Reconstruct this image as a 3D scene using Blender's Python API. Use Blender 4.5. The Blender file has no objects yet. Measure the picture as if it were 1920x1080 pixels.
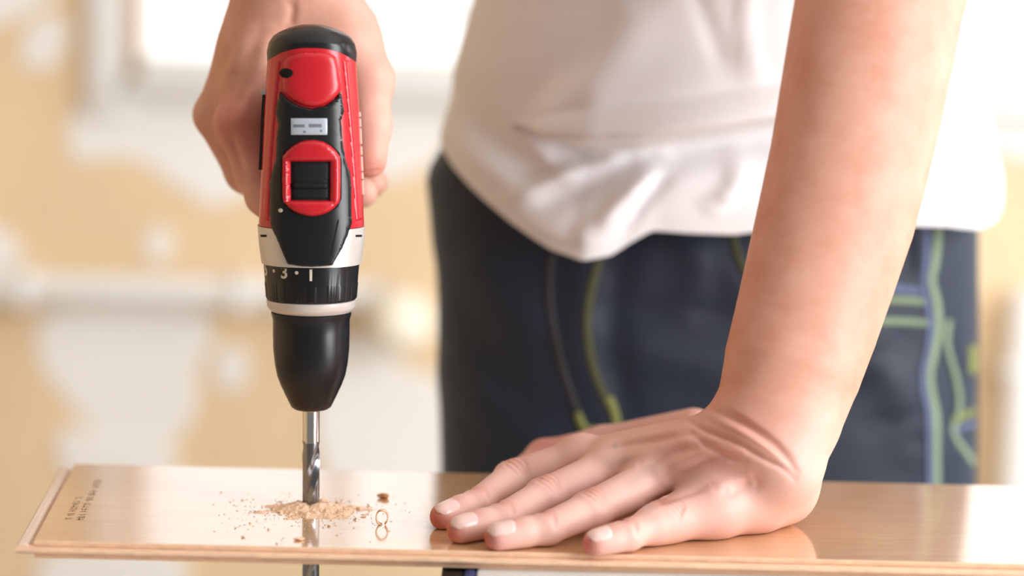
import bpy, bmesh, math, random
import numpy as np
from mathutils import Vector, Matrix
from mathutils.bvhtree import BVHTree

random.seed(4)
RNG = np.random.default_rng(4)
sc = bpy.context.scene
COL = sc.collection

# ------------------------------------------------------------------ camera
FPX = 3500.0                                  # focal length in pixels of a 1920 x 1080 frame
PITCH, ROLL, DIST = math.radians(7.3), math.radians(1.36), 0.985
R0 = np.array([1, 0, 0.]); U0 = np.array([0, math.sin(PITCH), math.cos(PITCH)])
FW = np.array([0, math.cos(PITCH), -math.sin(PITCH)])
RT = math.cos(ROLL) * R0 + math.sin(ROLL) * U0
UP = -math.sin(ROLL) * R0 + math.cos(ROLL) * U0
def ray(u, v): return FW + (u - 960) / FPX * RT - (v - 540) / FPX * UP
CAM = -ray(583, 952) * DIST                   # the drilled hole is the world origin, plank top is z = 0
def Py(u, v, y):
    d = ray(u, v); return CAM + d * ((y - CAM[1]) / d[1])
def Pz(u, v, z):
    d = ray(u, v); return CAM + d * ((z - CAM[2]) / d[2])
def proj(P):
    q = np.asarray(P) - CAM; d = q @ FW
    return np.stack([960 + FPX * (q @ RT) / d, 540 - FPX * (q @ UP) / d], -1)

cam = bpy.data.cameras.new('camera'); cam_ob = bpy.data.objects.new('camera', cam); COL.objects.link(cam_ob)
cam.sensor_width = 36; cam.sensor_fit = 'HORIZONTAL'; cam.lens = FPX / 1920 * 36
cam_ob.matrix_world = Matrix(((RT[0], UP[0], -FW[0], CAM[0]), (RT[1], UP[1], -FW[1], CAM[1]), (RT[2], UP[2], -FW[2], CAM[2]), (0, 0, 0, 1)))
cam.clip_start = 0.05; cam.clip_end = 60
cam.dof.use_dof = True; cam.dof.focus_distance = 0.955; cam.dof.aperture_fstop = 2.5
cam.dof.aperture_blades = 0
sc.camera = cam_ob

# ------------------------------------------------------------------ light and exposure
w = bpy.data.worlds.new('world'); sc.world = w; w.use_nodes = True
bg = w.node_tree.nodes['Background']; bg.inputs[0].default_value = (1.0, 0.955, 0.91, 1); bg.inputs[1].default_value = 0.24
def area(name, loc, target, sx, sy, power, col):
    l = bpy.data.lights.new(name, 'AREA'); l.shape = 'RECTANGLE'; l.size = sx; l.size_y = sy; l.energy = power; l.color = col
    o = bpy.data.objects.new(name, l); COL.objects.link(o); o.location = loc
    o.rotation_euler = (Vector(target) - Vector(loc)).to_track_quat('-Z', 'Y').to_euler()
    return o
area('side_window_daylight', (2.0, -0.98, 0.58), (0.15, 0.15, 0.20), 0.95, 2.1, 86, (0.95, 0.975, 1.0))
area('added_wall_fill', (2.3, 0.95, 0.9), (0.0, 1.0, 0.1), 1.2, 1.3, 38, (0.95, 0.975, 1.0))  # added lamp with no known source, brightens the back wall
vs = sc.view_settings
vs.view_transform = 'Standard'; vs.look = 'None'; vs.gamma = 1; vs.use_curve_mapping = False; vs.exposure = -0.19
sc.cycles.use_denoising = True
sc.cycles.caustics_reflective = False; sc.cycles.caustics_refractive = False

# ------------------------------------------------------------------ helpers
def srgb(r, g, b):
    f = lambda c: (c / 255 / 12.92) if c / 255 <= 0.04045 else ((c / 255 + 0.055) / 1.055) ** 2.4
    return (f(r), f(g), f(b), 1)
def mat(name, col, rough=0.5, metal=0.0, coat=0.0, coat_rough=0.1, spec=0.5, var=0.0, scale=40, bump=0.0, bump_scale=200, sheen=0.0, stretch=(1, 1, 1), bump_dist=0.001, sheen_tint=(1, 1, 1, 1)):
    m = bpy.data.materials.new(name); m.use_nodes = True
    nt = m.node_tree; b = nt.nodes['Principled BSDF']
    b.inputs['Base Color'].default_value = col; b.inputs['Roughness'].default_value = rough
    b.inputs['Metallic'].default_value = metal; b.inputs['Coat Weight'].default_value = coat
    b.inputs['Coat Roughness'].default_value = coat_rough; b.inputs['Specular IOR Level'].default_value = spec
    b.inputs['Sheen Weight'].default_value = sheen; b.inputs['Sheen Tint'].default_value = sheen_tint
    tc = nt.nodes.new('ShaderNodeTexCoord'); mp = nt.nodes.new('ShaderNodeMapping')
    mp.inputs['Scale'].default_value = stretch; nt.links.new(tc.outputs['Object'], mp.inputs[0])
    if var:
        n = nt.nodes.new('ShaderNodeTexNoise'); n.inputs['Scale'].default_value = scale; n.inputs['Detail'].default_value = 4
        nt.links.new(mp.outputs[0], n.inputs['Vector'])
        r = nt.nodes.new('ShaderNodeValToRGB')
        r.color_ramp.elements[0].position = 0.3; r.color_ramp.elements[1].position = 0.7
        r.color_ramp.elements[0].color = tuple(c * (1 - var) for c in col[:3]) + (1,)
        r.color_ramp.elements[1].color = tuple(min(1, c * (1 + var)) for c in col[:3]) + (1,)
        nt.links.new(n.outputs['Fac'], r.inputs[0]); nt.links.new(r.outputs[0], b.inputs['Base Color'])
    if bump:
        n2 = nt.nodes.new('ShaderNodeTexNoise'); n2.inputs['Scale'].default_value = bump_scale; n2.inputs['Detail'].default_value = 3
        nt.links.new(mp.outputs[0], n2.inputs['Vector'])
        bp = nt.nodes.new('ShaderNodeBump'); bp.inputs['Strength'].default_value = bump; bp.inputs['Distance'].default_value = bump_dist
        nt.links.new(n2.outputs['Fac'], bp.inputs['Height']); nt.links.new(bp.outputs[0], b.inputs['Normal'])
    return m
def emit_mat(name, col, strength):
    m = bpy.data.materials.new(name); m.use_nodes = True
    b = m.node_tree.nodes['Principled BSDF']; b.inputs['Base Color'].default_value = (0.8, 0.8, 0.8, 1)
    b.inputs['Emission Color'].default_value = col; b.inputs['Emission Strength'].default_value = strength
    return m
def link(name, me, m=None, parent=None, smooth=True):
    o = bpy.data.objects.new(name, me); COL.objects.link(o)
    if m is not None:
        for x in (m if isinstance(m, (list, tuple)) else [m]): me.materials.append(x)
    if parent is not None: o.parent = parent
    if smooth:
        me.polygons.foreach_set('use_smooth', [True] * len(me.polygons))
    return o
def from_bm(name, bm, m=None, parent=None, smooth=True):
    me = bpy.data.meshes.new(name); bmesh.ops.recalc_face_normals(bm, faces=bm.faces); bm.to_mesh(me); bm.free()
    return link(name, me, m, parent, smooth)
def pyd(name, verts, faces, m=None, parent=None, smooth=True):
    me = bpy.data.meshes.new(name); me.from_pydata([tuple(map(float, v)) for v in verts], [], faces); me.update()
    return link(name, me, m, parent, smooth)
def empty(name, label, cat, loc=(0, 0, 0), group=None):
    o = bpy.data.objects.new(name, None); COL.objects.link(o); o.location = loc; o.empty_display_size = 0.05
    return tag(o, label, cat, group)
def tag(o, label=None, cat=None, group=None, kind=None):
    if label: o['label'] = label
    if cat: o['category'] = cat
    if group: o['group'] = group
    if kind: o['kind'] = kind
    return o
def auto_sharp(o, ang=35):
    me = o.data; bm = bmesh.new(); bm.from_mesh(me)
    for e in bm.edges:
        if len(e.link_faces) == 2 and e.calc_face_angle(0) > math.radians(ang): e.smooth = False
    bm.to_mesh(me); bm.free(); return o
def box_bm(bm, x0, x1, y0, y1, z0, z1, bev=0.0, seg=2):
    r = bmesh.ops.create_cube(bm, size=1)
    vs_ = r['verts']
    bmesh.ops.transform(bm, matrix=Matrix.Translation(((x0 + x1) / 2, (y0 + y1) / 2, (z0 + z1) / 2)) @ Matrix.Diagonal((x1 - x0, y1 - y0, z1 - z0, 1)), verts=vs_)
    if bev:
        es = list({e for v in vs_ for e in v.link_edges})
        bmesh.ops.bevel(bm, geom=es, offset=bev, segments=seg, affect='EDGES', profile=0.5)
def box(name, x0, x1, y0, y1, z0, z1, m, parent=None, bev=0.0, seg=2):
    bm = bmesh.new(); box_bm(bm, x0, x1, y0, y1, z0, z1, bev, seg)
    return auto_sharp(from_bm(name, bm, m, parent))
def tube(name, pts, radii, m, parent=None, seg=20, cap=True, flat=None):
    """a swept round tube through pts"""
    pts = [Vector(p) for p in pts]; n = len(pts)
    if not hasattr(radii, '__len__'): radii = [radii] * n
    V, Fc = [], []
    prev = None
    for i in range(n):
        t = (pts[min(i + 1, n - 1)] - pts[max(i - 1, 0)]).normalized()
        if prev is None:
            a = t.orthogonal().normalized()
        else:
            a = (prev - t * prev.dot(t)).normalized()
        prev = a; b = t.cross(a)
        for k in range(seg):
            th = 2 * math.pi * k / seg
            V.append(pts[i] + (a * math.cos(th) + b * math.sin(th)) * radii[i])
    for i in range(n - 1):
        for k in range(seg):
            k2 = (k + 1) % seg
            Fc.append((i * seg + k, i * seg + k2, (i + 1) * seg + k2, (i + 1) * seg + k))
    if cap:
        Fc.append(tuple(range(seg - 1, -1, -1))); Fc.append(tuple(range((n - 1) * seg, n * seg)))
    return auto_sharp(pyd(name, V, Fc, m, parent), 50)
def lathe(name, prof, m, parent=None, seg=64, sharp=28):
    """prof = [(r, z)...]: revolved about local z"""
    V, Fc = [], []
    for r, z in prof:
        for k in range(seg):
            a = 2 * math.pi * k / seg; V.append((r * math.cos(a), r * math.sin(a), z))
    for i in range(len(prof) - 1):
        for k in range(seg):
            k2 = (k + 1) % seg; Fc.append((i * seg + k, i * seg + k2, (i + 1) * seg + k2, (i + 1) * seg + k))
    if prof[0][0] > 1e-6: Fc.append(tuple(range(seg - 1, -1, -1)))
    if prof[-1][0] > 1e-6: Fc.append(tuple(range((len(prof) - 1) * seg, len(prof) * seg)))
    o = pyd(name, V, Fc, m, parent)
    bm = bmesh.new(); bm.from_mesh(o.data); bmesh.ops.remove_doubles(bm, verts=bm.verts, dist=1e-7); bmesh.ops.recalc_face_normals(bm, faces=bm.faces); bm.to_mesh(o.data); bm.free()
    o.data.polygons.foreach_set('use_smooth', [True] * len(o.data.polygons))
    return auto_sharp(o, sharp)
def catmull(pts, n=6, closed=True):
    P = np.array(pts, float); N = len(P); out = []
    rng = range(N) if closed else range(N - 1)
    for i in rng:
        if closed: p0, p1, p2, p3 = P[(i - 1) % N], P[i], P[(i + 1) % N], P[(i + 2) % N]
        else: p0, p1, p2, p3 = P[max(i - 1, 0)], P[i], P[i + 1], P[min(i + 2, N - 1)]
        for k in range(n):
            t = k / n
            out.append(0.5 * (2 * p1 + (p2 - p0) * t + (2 * p0 - 5 * p1 + 4 * p2 - p3) * t * t + (3 * p1 - p0 - 3 * p2 + p3) * t ** 3))
    if not closed: out.append(P[-1])
    return np.array(out)
def seg_dist(Q, poly, closed=False):
    """distance of 2D/3D points Q to a polyline"""
    poly = np.asarray(poly, float); best = np.full(len(Q), 1e9)
    rng = range(len(poly)) if closed else range(len(poly) - 1)
    for i in rng:
        a, b = poly[i], poly[(i + 1) % len(poly)]; ab = b - a
        t = np.clip(((Q - a) @ ab) / max(ab @ ab, 1e-12), 0, 1)
        best = np.minimum(best, np.linalg.norm(Q - a - t[:, None] * ab, axis=1))
    return best

# ------------------------------------------------------------------ materials
M = {}
M['wall'] = mat('ochre_plaster', srgb(244, 217, 178), 0.9, var=0.07, scale=3.0)
M['patch'] = mat('white_filler', srgb(253, 251, 248), 0.9, var=0.02, scale=5)
M['white_paint'] = mat('white_paint', srgb(244, 243, 241), 0.45)
M['rebate_shadow'] = mat('rebate_shadow_brown', srgb(196, 158, 120), 0.7, var=0.1, scale=10)  # brown paints the shadow line beside the window casing
M['pane'] = emit_mat('daylit_pane', (0.96, 0.98, 1.0, 1), 0.92)
M['cream'] = mat('cream_plastic', srgb(250, 242, 222), 0.4)
M['floor'] = mat('grey_screed', srgb(190, 180, 170), 0.8, var=0.08, scale=4)
M['hdf'] = mat('pressed_fibre_core', srgb(244, 202, 168), 0.75, var=0.10, scale=500, stretch=(0.3, 1, 1), bump=0.25, bump_scale=900, bump_dist=0.0003)
M['bench_white'] = mat('white_bench_top', srgb(240, 240, 238), 0.4)
M['bench_blue'] = mat('blue_edge_cap', srgb(60, 70, 120), 0.4)
M['steel_dark'] = mat('dark_steel', srgb(60, 52, 46), 0.45, metal=0.6)
M['red'] = mat('red_plastic', (0.60, 0.012, 0.022, 1), 0.30, coat=0.25, coat_rough=0.2, var=0.03, scale=60, bump=0.04, bump_scale=1800, bump_dist=0.0002)
M['black'] = mat('black_rubber', (0.008, 0.0085, 0.010, 1), 0.29, spec=0.5, bump=0.10, bump_scale=2200, bump_dist=0.0002)
M['black_gloss'] = mat('black_plastic', (0.008, 0.008, 0.009, 1), 0.28)
M['switch'] = mat('matt_black_plastic', (0.010, 0.010, 0.011, 1), 0.62, spec=0.25)
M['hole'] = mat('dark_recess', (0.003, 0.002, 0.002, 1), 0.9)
M['alu'] = mat('cast_aluminium', srgb(222, 214, 206), 0.35, metal=0.35, var=0.04, scale=90)
M['ring'] = mat('satin_silver_ring', srgb(226, 216, 210), 0.32, metal=0.3)
M['label'] = mat('silver_label', srgb(196, 204, 214), 0.35, metal=0.2)
M['print'] = mat('grey_print', srgb(120, 128, 138), 0.5)
M['numeral'] = mat('pale_numeral', srgb(226, 214, 196), 0.5)
M['steel'] = mat('bright_steel', (0.80, 0.77, 0.74, 1), 0.18, metal=1.0)
M['bit'] = mat('dark_bit_steel', (0.30, 0.31, 0.33, 1), 0.26, metal=1.0)
M['dust'] = mat('sawdust', srgb(250, 206, 174), 0.95, var=0.10, scale=900, bump=0.3, bump_scale=1500, bump_dist=0.0006)
M['chip'] = mat('wood_chip', srgb(196, 140, 92), 0.9, var=0.2, scale=400)
M['nail'] = mat('fingernail', srgb(243, 203, 193), 0.34, coat=0.3)
M['navy'] = mat('navy_twill', srgb(22, 30, 48), 0.58, spec=0.45, sheen=0.22, sheen_tint=(0.45, 0.70, 1.0, 1), var=0.12, scale=30, bump=0.15, bump_scale=1500, bump_dist=0.0004)
M['stitch_olive'] = mat('olive_tape', srgb(72, 72, 44), 0.8, bump=0.3, bump_scale=900)
M['stitch_green'] = mat('green_tape', srgb(130, 148, 120), 0.8, bump=0.3, bump_scale=900)
M['stitch_lilac'] = mat('lilac_blue_tape', srgb(96, 106, 140), 0.8, bump=0.3, bump_scale=900)
M['stitch_dark'] = mat('grey_thread', srgb(58, 57, 56), 0.85)
M['stitch_yellow'] = mat('yellow_green_tape', srgb(126, 130, 70), 0.8)
M['shirt'] = mat('white_cotton', srgb(238, 236, 237), 0.9, sheen=0.1, var=0.015, scale=300, bump=0.12, bump_scale=1400, bump_dist=0.0004)

def plank_material():
    m = bpy.data.materials.new('varnished_laminate'); m.use_nodes = True
    nt = m.node_tree; b = nt.nodes['Principled BSDF']
    tc = nt.nodes.new('ShaderNodeTexCoord'); mp = nt.nodes.new('ShaderNodeMapping'); mp.inputs['Scale'].default_value = (0.25, 2.2, 1)
    nt.links.new(tc.outputs['Object'], mp.inputs[0])
    n = nt.nodes.new('ShaderNodeTexNoise'); n.inputs['Scale'].default_value = 90; n.inputs['Detail'].default_value = 6
    nt.links.new(mp.outputs[0], n.inputs['Vector'])
    r = nt.nodes.new('ShaderNodeValToRGB'); e = r.color_ramp.elements
    e[0].position = 0.3; e[0].color = srgb(214, 168, 124); e[1].position = 0.72; e[1].color = srgb(223, 181, 138)
    nt.links.new(n.outputs['Fac'], r.inputs[0]); nt.links.new(r.outputs[0], b.inputs['Base Color'])
    b.inputs['Roughness'].default_value = 0.16; b.inputs['Specular IOR Level'].default_value = 0.8
    b.inputs['Coat Weight'].default_value = 0.9; b.inputs['Coat Roughness'].default_value = 0.09; b.inputs['Coat IOR'].default_value = 1.65
    n2 = nt.nodes.new('ShaderNodeTexNoise'); n2.inputs['Scale'].default_value = 700; nt.links.new(tc.outputs['Object'], n2.inputs['Vector'])
    bp = nt.nodes.new('ShaderNodeBump'); bp.inputs['Strength'].default_value = 0.08; bp.inputs['Distance'].default_value = 0.0002
    nt.links.new(n2.outputs['Fac'], bp.inputs['Height']); nt.links.new(bp.outputs[0], b.inputs['Normal'])
    return m
M['plank'] = plank_material()

def skin_material():
    m = bpy.data.materials.new('skin'); m.use_nodes = True
    nt = m.node_tree; b = nt.nodes['Principled BSDF']
    at = nt.nodes.new('ShaderNodeAttribute'); at.attribute_name = 'flush'
    at2 = nt.nodes.new('ShaderNodeAttribute'); at2.attribute_name = 'vein'
    tc = nt.nodes.new('ShaderNodeTexCoord')
    n = nt.nodes.new('ShaderNodeTexNoise'); n.inputs['Scale'].default_value = 55; n.inputs['Detail'].default_value = 5
    nt.links.new(tc.outputs['Object'], n.inputs['Vector'])
    r = nt.nodes.new('ShaderNodeValToRGB'); e = r.color_ramp.elements
    e[0].position = 0.32; e[0].color = srgb(221, 156, 132); e[1].position = 0.7; e[1].color = srgb(230, 174, 152)
    nt.links.new(n.outputs['Fac'], r.inputs[0])
    at3 = nt.nodes.new('ShaderNodeAttribute'); at3.attribute_name = 'pale'      # brightness of the lit hand, painted in as paler skin
    mx0 = nt.nodes.new('ShaderNodeMix'); mx0.data_type = 'RGBA'
    nt.links.new(at3.outputs['Fac'], mx0.inputs[0]); nt.links.new(r.outputs[0], mx0.inputs[6]); mx0.inputs[7].default_value = srgb(240, 198, 186)
    mx = nt.nodes.new('ShaderNodeMix'); mx.data_type = 'RGBA'
    nt.links.new(at.outputs['Fac'], mx.inputs[0]); nt.links.new(mx0.outputs[2], mx.inputs[6]); mx.inputs[7].default_value = srgb(212, 112, 98)
    mx2 = nt.nodes.new('ShaderNodeMix'); mx2.data_type = 'RGBA'
    nt.links.new(at2.outputs['Fac'], mx2.inputs[0]); nt.links.new(mx.outputs[2], mx2.inputs[6]); mx2.inputs[7].default_value = srgb(172, 148, 146)
    nt.links.new(mx2.outputs[2], b.inputs['Base Color'])
    b.inputs['Roughness'].default_value = 0.5; b.inputs['Specular IOR Level'].default_value = 0.4
    b.inputs['Subsurface Weight'].default_value = 0.06; b.inputs['Subsurface Radius'].default_value = (1.0, 0.36, 0.2); b.inputs['Subsurface Scale'].default_value = 0.006
    v = nt.nodes.new('ShaderNodeTexVoronoi'); v.inputs['Scale'].default_value = 900; nt.links.new(tc.outputs['Object'], v.inputs['Vector'])
    bp = nt.nodes.new('ShaderNodeBump'); bp.inputs['Strength'].default_value = 0.07; bp.inputs['Distance'].default_value = 0.0003
    nt.links.new(v.outputs['Distance'], bp.inputs['Height']); nt.links.new(bp.outputs[0], b.inputs['Normal'])
    return m
M['skin'] = skin_material()

# ------------------------------------------------------------------ the room
WY = 2.0                                       # back wall plane
FLOOR = -0.86
wall = box('wall_back', -2.6, 3.2, WY, WY + 0.12, FLOOR, 2.0, M['wall'])
tag(wall, 'stripped ochre plaster wall with white filler patches in the background', kind='structure')
fl = box('floor', -2.6, 3.2, -2.2, WY, FLOOR - 0.05, FLOOR, M['floor']); tag(fl, 'grey screed floor of the room', kind='structure')
tag(box('added_wall_left', -2.72, -2.6, -2.2, WY + 0.12, FLOOR, 2.0, M['wall']), 'unseen plaster side wall added to block ambient light', kind='structure')  # unseen, put in to cut ambient light from the left
tag(box('added_ceiling', -2.72, 3.2, -2.2, WY + 0.12, 2.0, 2.1, M['white_paint']), 'unseen white cover added overhead to block ambient light', kind='structure')  # unseen, put in to cut ambient light from above

def blob(pts, jitter=6, seed=0, thick=0.0025, seg=7):
    rg = np.random.default_rng(seed)
    c = catmull(pts, seg); c = c + rg.normal(0, jitter, c.shape) * 0.4
    W = [Py(u, v, WY - 0.0005) for u, v in c]
    bm = bmesh.new(); f = bm.faces.new([bm.verts.new(p) for p in W])
    r = bmesh.ops.extrude_face_region(bm, geom=[f]); vs_ = [x for x in r['geom'] if isinstance(x, bmesh.types.BMVert)]
    bmesh.ops.translate(bm, vec=(0, -thick, 0), verts=vs_)
    bmesh.ops.triangulate(bm, faces=[x for x in bm.faces if len(x.verts) > 4])
    return from_bm('plaster_patch', bm, M['patch'], wall, smooth=False)
PATCHES = [
    [(95, 585), (230, 560), (370, 575), (398, 630), (372, 690), (368, 760), (320, 835), (250, 852), (170, 800), (110, 730), (72, 660)],
    [(160, 190), (300, 165), (480, 170), (700, 150), (830, 140), (860, 240), (760, 330), (560, 330), (470, 360), (400, 385), (330, 345), (240, 295), (150, 300), (130, 250)],
    [(-60, -60), (60, -70), (130, -40), (60, 20), (-20, 45), (-70, 20)],
    [(60, 40), (110, 30), (130, 60), (110, 115), (65, 130), (40, 100)],
    [(285, 430), (305, 425), (322, 450), (315, 485), (290, 490), (275, 460)],
    [(160, -60), (250, -60), (245, 120), (250, 190), (200, 210), (155, 170), (165, 60)],
    [(610, 640), (700, 625), (760, 690), (830, 720), (840, 900), (700, 930), (620, 900), (590, 780)],
    [(90, 1040), (200, 1020), (330, 1035), (345, 1100), (250, 1160), (110, 1150), (70, 1090)],
    [(-40, 420), (20, 440), (40, 490), (-10, 520), (-60, 500)],
    [(1780, 190), (2000, 190), (2100, 240), (2000, 300), (1860, 288), (1790, 270)],
    [(410, 660), (450, 650), (470, 690), (440, 735), (405, 710)],
    [(120, 800), (220, 830), (330, 850), (300, 900), (190, 900), (120, 880)],
]
for i, p in enumerate(PATCHES): blob(p, seed=i, thick=0.002 + 0.0005 * i)

# window: white casing, rebate in painted shadow brown, sash with panes
def wbox(name, u0, u1, v0, v1, d0, d1, m, parent=None, bev=0.004):
    a = Py(u0, (v0 + v1) / 2, WY)[0]; b = Py(u1, (v0 + v1) / 2, WY)[0]
    z1 = Py((u0 + u1) / 2, v0, WY)[2]; z0 = Py((u0 + u1) / 2, v1, WY)[2]
    return box(name, a, b, WY - d1, WY - d0, z0, z1, m, parent, bev)
win = bpy.data.objects.new('window_1', None); COL.objects.link(win)
win.location = Py(1000, 165, WY); tag(win, 'wide white-framed window glowing with daylight on the back wall', kind='structure')
INV = Matrix.Translation(-Vector(win.location))
def wpart(*a, **k):
    o = wbox(*a, **k); o.data.transform(INV); o.parent = win; return o
wpart('casing', 165, 236, -1500, 215, 0.0, 0.030, M['white_paint'])
wpart('rebate', 236, 268, -1500, 168, 0.0, 0.012, M['rebate_shadow'])
wpart('sash_rail', 268, 2300, 128, 172, 0.0, 0.034, M['white_paint'])
wpart('window_sill', 250, 2350, 172, 196, 0.0, 0.060, M['white_paint'])
wpart('glazing_bar', 640, 690, -1500, 128, 0.0, 0.026, M['white_paint'])
wpart('glazing_bar', 2180, 2240, -1500, 128, 0.0, 0.026, M['white_paint'])
wpart('glazing_bar', 690, 2300, 20, 44, 0.0, 0.022, M['white_paint'])
wpart('pane', 268, 640, -1500, 128, 0.001, 0.006, M['pane'], bev=0)
wpart('pane', 690, 2300, -1500, 128, 0.001, 0.006, M['pane'], bev=0)

# heating pipe and valve
def pyv(u, v, y): return Vector(Py(u, v, y))
pipe = empty('heating_pipe', 'horizontal white heating pipe running along the stripped wall', 'pipe', pyv(300, 545, WY - 0.04))
PI_ = Matrix.Translation(-Vector(pipe.location))
def under(o, root):
    o.data.transform(Matrix.Translation(-Vector(root.location))); o.parent = root; return o
pr = 0.024
pz = Py(300, 546, WY - 0.04)[2]
px0, px1 = Py(-250, 545, WY)[0], Py(715, 552, WY)[0]
under(tube('pipe_run', [(px0, WY - 0.04, pz), (px1, WY - 0.04, pz)], pr, M['white_paint']), pipe)
for u in (60, 460):
    x = Py(u, 545, WY)[0]
    under(box('pipe_clip', x - 0.012, x + 0.012, WY - 0.068, WY, pz - 0.028, pz + 0.028, M['white_paint'], bev=0.004), pipe)
valve = empty('radiator_valve', 'round cream valve knob beside the dark trousers, at the pipe end', 'valve', pyv(752, 605, WY - 0.10))
kc = Vector(valve.location)
kn = lathe('knob', [(0, 0.052), (0.018, 0.051), (0.034, 0.046), (0.045, 0.034), (0.050, 0.016), (0.051, -0.004), (0.049, -0.022), (0.042, -0.036), (0.026, -0.042), (0, -0.042)], M['cream'], valve, 40)
kn.rotation_euler = (math.radians(80), 0, math.radians(12))
bt = tube('valve_body', [(0, 0.03, 0), (0, 0.075, 0.0), (-0.012, 0.085, 0.022), (-0.03, 0.085, 0.04)], [0.020, 0.018, 0.017, 0.017], M['alu'], valve)
# upright white pipe on the right
up = empty('riser_pipe', 'upright white pipe behind the person at the right edge', 'pipe', pyv(1905, 900, WY - 0.05))
rz1 = Py(1905, 535, WY)[2]; rx = up.location.x
under(tube('pipe_run', [(rx, WY - 0.05, FLOOR), (rx, WY - 0.05, rz1 - 0.01), (rx, WY - 0.05, rz1)], [0.030, 0.030, 0.022], M['white_paint']), up)
under(box('pipe_clip', rx - 0.034, rx + 0.034, WY - 0.08, WY, 0.0 - 0.25, 0.02 - 0.25, M['white_paint'], bev=0.004), up)

# ------------------------------------------------------------------ bench under the plank
PF, PB, PT = -0.0785, 0.0895, 0.0082          # plank front / back edge, thickness
bx0 = Pz(893, 1078, -PT)[0]
bench = empty('workbench', 'white-topped workbench with a blue end cap just showing under the plank', 'workbench', (0.6, 0.02, FLOOR))
under(box('bench_top', bx0, 1.35, -0.125, 0.115, -PT - 0.030, -PT, M['bench_white'], bev=0.002), bench)
under(box('end_cap', bx0 - 0.0062, bx0 + 0.0002, -0.125, 0.115, -PT - 0.031, -PT - 0.0006, M['bench_blue'], bev=0.002), bench)
under(box('end_bracket', bx0 - 0.017, bx0 - 0.0063, -0.118, 0.108, -PT - 0.030, -PT - 0.0015, M['steel_dark'], bev=0.001), bench)
for lx in (bx0 + 0.06, 1.28):
    for ly in (-0.10, 0.09):
        under(box('leg', lx - 0.018, lx + 0.018, ly - 0.018, ly + 0.018, FLOOR, -PT - 0.030, M['steel_dark'], bev=0.002), bench)

# ------------------------------------------------------------------ laminate plank
def end_x(y): return -0.126 + (y - PF) / (PB - PF) * (-0.0195)      # the end is cut a little out of square
PXR = 1.25
plank = empty('laminate_plank', 'varnished oak-coloured laminate plank with click edges being drilled', 'plank', (0, 0, -PT))
def extrude_profile(name, prof, xl, xr, mats, faces_mat, parent):
    """prof = (y, z) loop, xl(y) gives the left end"""
    n = len(prof); V = [(xl(y), y, z) for y, z in prof] + [(xr, y, z) for y, z in prof]
    Fc = [(i, (i + 1) % n, n + (i + 1) % n, n + i) for i in range(n)] + [tuple(range(n - 1, -1, -1)), tuple(range(n, 2 * n))]
    o = pyd(name, V, Fc, mats, None, smooth=False)
    for i, fm in faces_mat.items(): o.data.polygons[i].material_index = fm
    bm = bmesh.new(); bm.from_mesh(o.data); bmesh.ops.triangulate(bm, faces=[f for f in bm.faces if len(f.verts) > 4]); bmesh.ops.recalc_face_normals(bm, faces=bm.faces); bm.to_mesh(o.data); bm.free()
    return under(o, parent)
extrude_profile('board', [(PB, 0), (PF + 0.0007, 0), (PF, -0.0006), (PF, -0.0023), (PF + 0.003, -0.0025), (PF + 0.003, -0.0056), (PF - 0.0004, -0.0060), (PF - 0.0007, -PT), (PB, -PT)],
                end_x, PXR, [M['hdf'], M['plank']], {0: 1}, plank)
tg = []
for k in range(9):
    a = math.pi / 2 + math.pi * k / 8
    tg.append((PF - 0.0030 + 0.0016 * math.cos(a), -0.00395 + 0.0014 * math.sin(a)))
extrude_profile('tongue', [(PF + 0.0035, -0.0025)] + tg + [(PF + 0.0035, -0.0054)], lambda y: end_x(y) - 0.0085, PXR, [M['hdf']], {}, plank)
# locking lip along the left end: a trough and a raised bead, pale where it is machined
lipprof = [(0.001, -0.0036), (-0.0012, -0.0040), (-0.0020, -0.0036), (-0.0030, -0.0022), (-0.0048, -0.0017), (-0.0075, -0.0018), (-0.0086, -0.0026), (-0.0090, -0.0062), (0.001, -0.0062)]
V, Fc = [], []
for y in (PF - 0.0010, PB - 0.001):
    for dx, z in lipprof: V.append((end_x(y) + dx, y, z))
n = len(lipprof)
Fc = [(i, (i + 1) % n, n + (i + 1) % n, n + i) for i in range(n)] + [tuple(range(n)), tuple(range(2 * n - 1, n - 1, -1))]
M['lip'] = mat('machined_pale_core', srgb(240, 216, 196), 0.55, var=0.05, scale=200)
lo = pyd('locking_lip', V, Fc, M['lip'], None, smooth=False)
bm = bmesh.new(); bm.from_mesh(lo.data); bmesh.ops.triangulate(bm, faces=[f for f in bm.faces if len(f.verts) > 4]); bmesh.ops.recalc_face_normals(bm, faces=bm.faces); bm.to_mesh(lo.data); bm.free()
under(lo, plank)
# faint printed code along the end: two rows of tiny illegible marks
M['ink'] = mat('faint_ink', srgb(182, 146, 112), 0.7)
rg = np.random.default_rng(11)
bm = bmesh.new()
ex = (Vector((end_x(PB), PB, 0)) - Vector((end_x(PF), PF, 0))).normalized(); ey = Vector((ex.y, -ex.x, 0))
for row, (off, s0, s1) in enumerate(((0.0095, 0.042, 0.092), (0.0155, 0.040, 0.128))):
    s = s0
    while s < s1:
        wd = rg.choice([0.0026, 0.0034, 0.0034])
        org = Vector((end_x(PF), PF, 0.00006)) + ex * s + ey * off
        for k in range(int(rg.integers(3, 5))):
            a = rg.random() * 0.8; h = 0.0006
            if rg.random() < 0.5: q = [(0, a * 0.004), (wd, a * 0.004), (wd, a * 0.004 + h), (0, a * 0.004 + h)]
            else:
                x = rg.choice([0, wd - h]); q = [(x, 0), (x + h, 0), (x + h, 0.0038), (x, 0.0038)]
            bm.faces.new([bm.verts.new(org + ex * c0 + ey * c1) for c0, c1 in q])
        s += wd + (0.0016 if rg.random() < 0.8 else 0.005)
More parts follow.
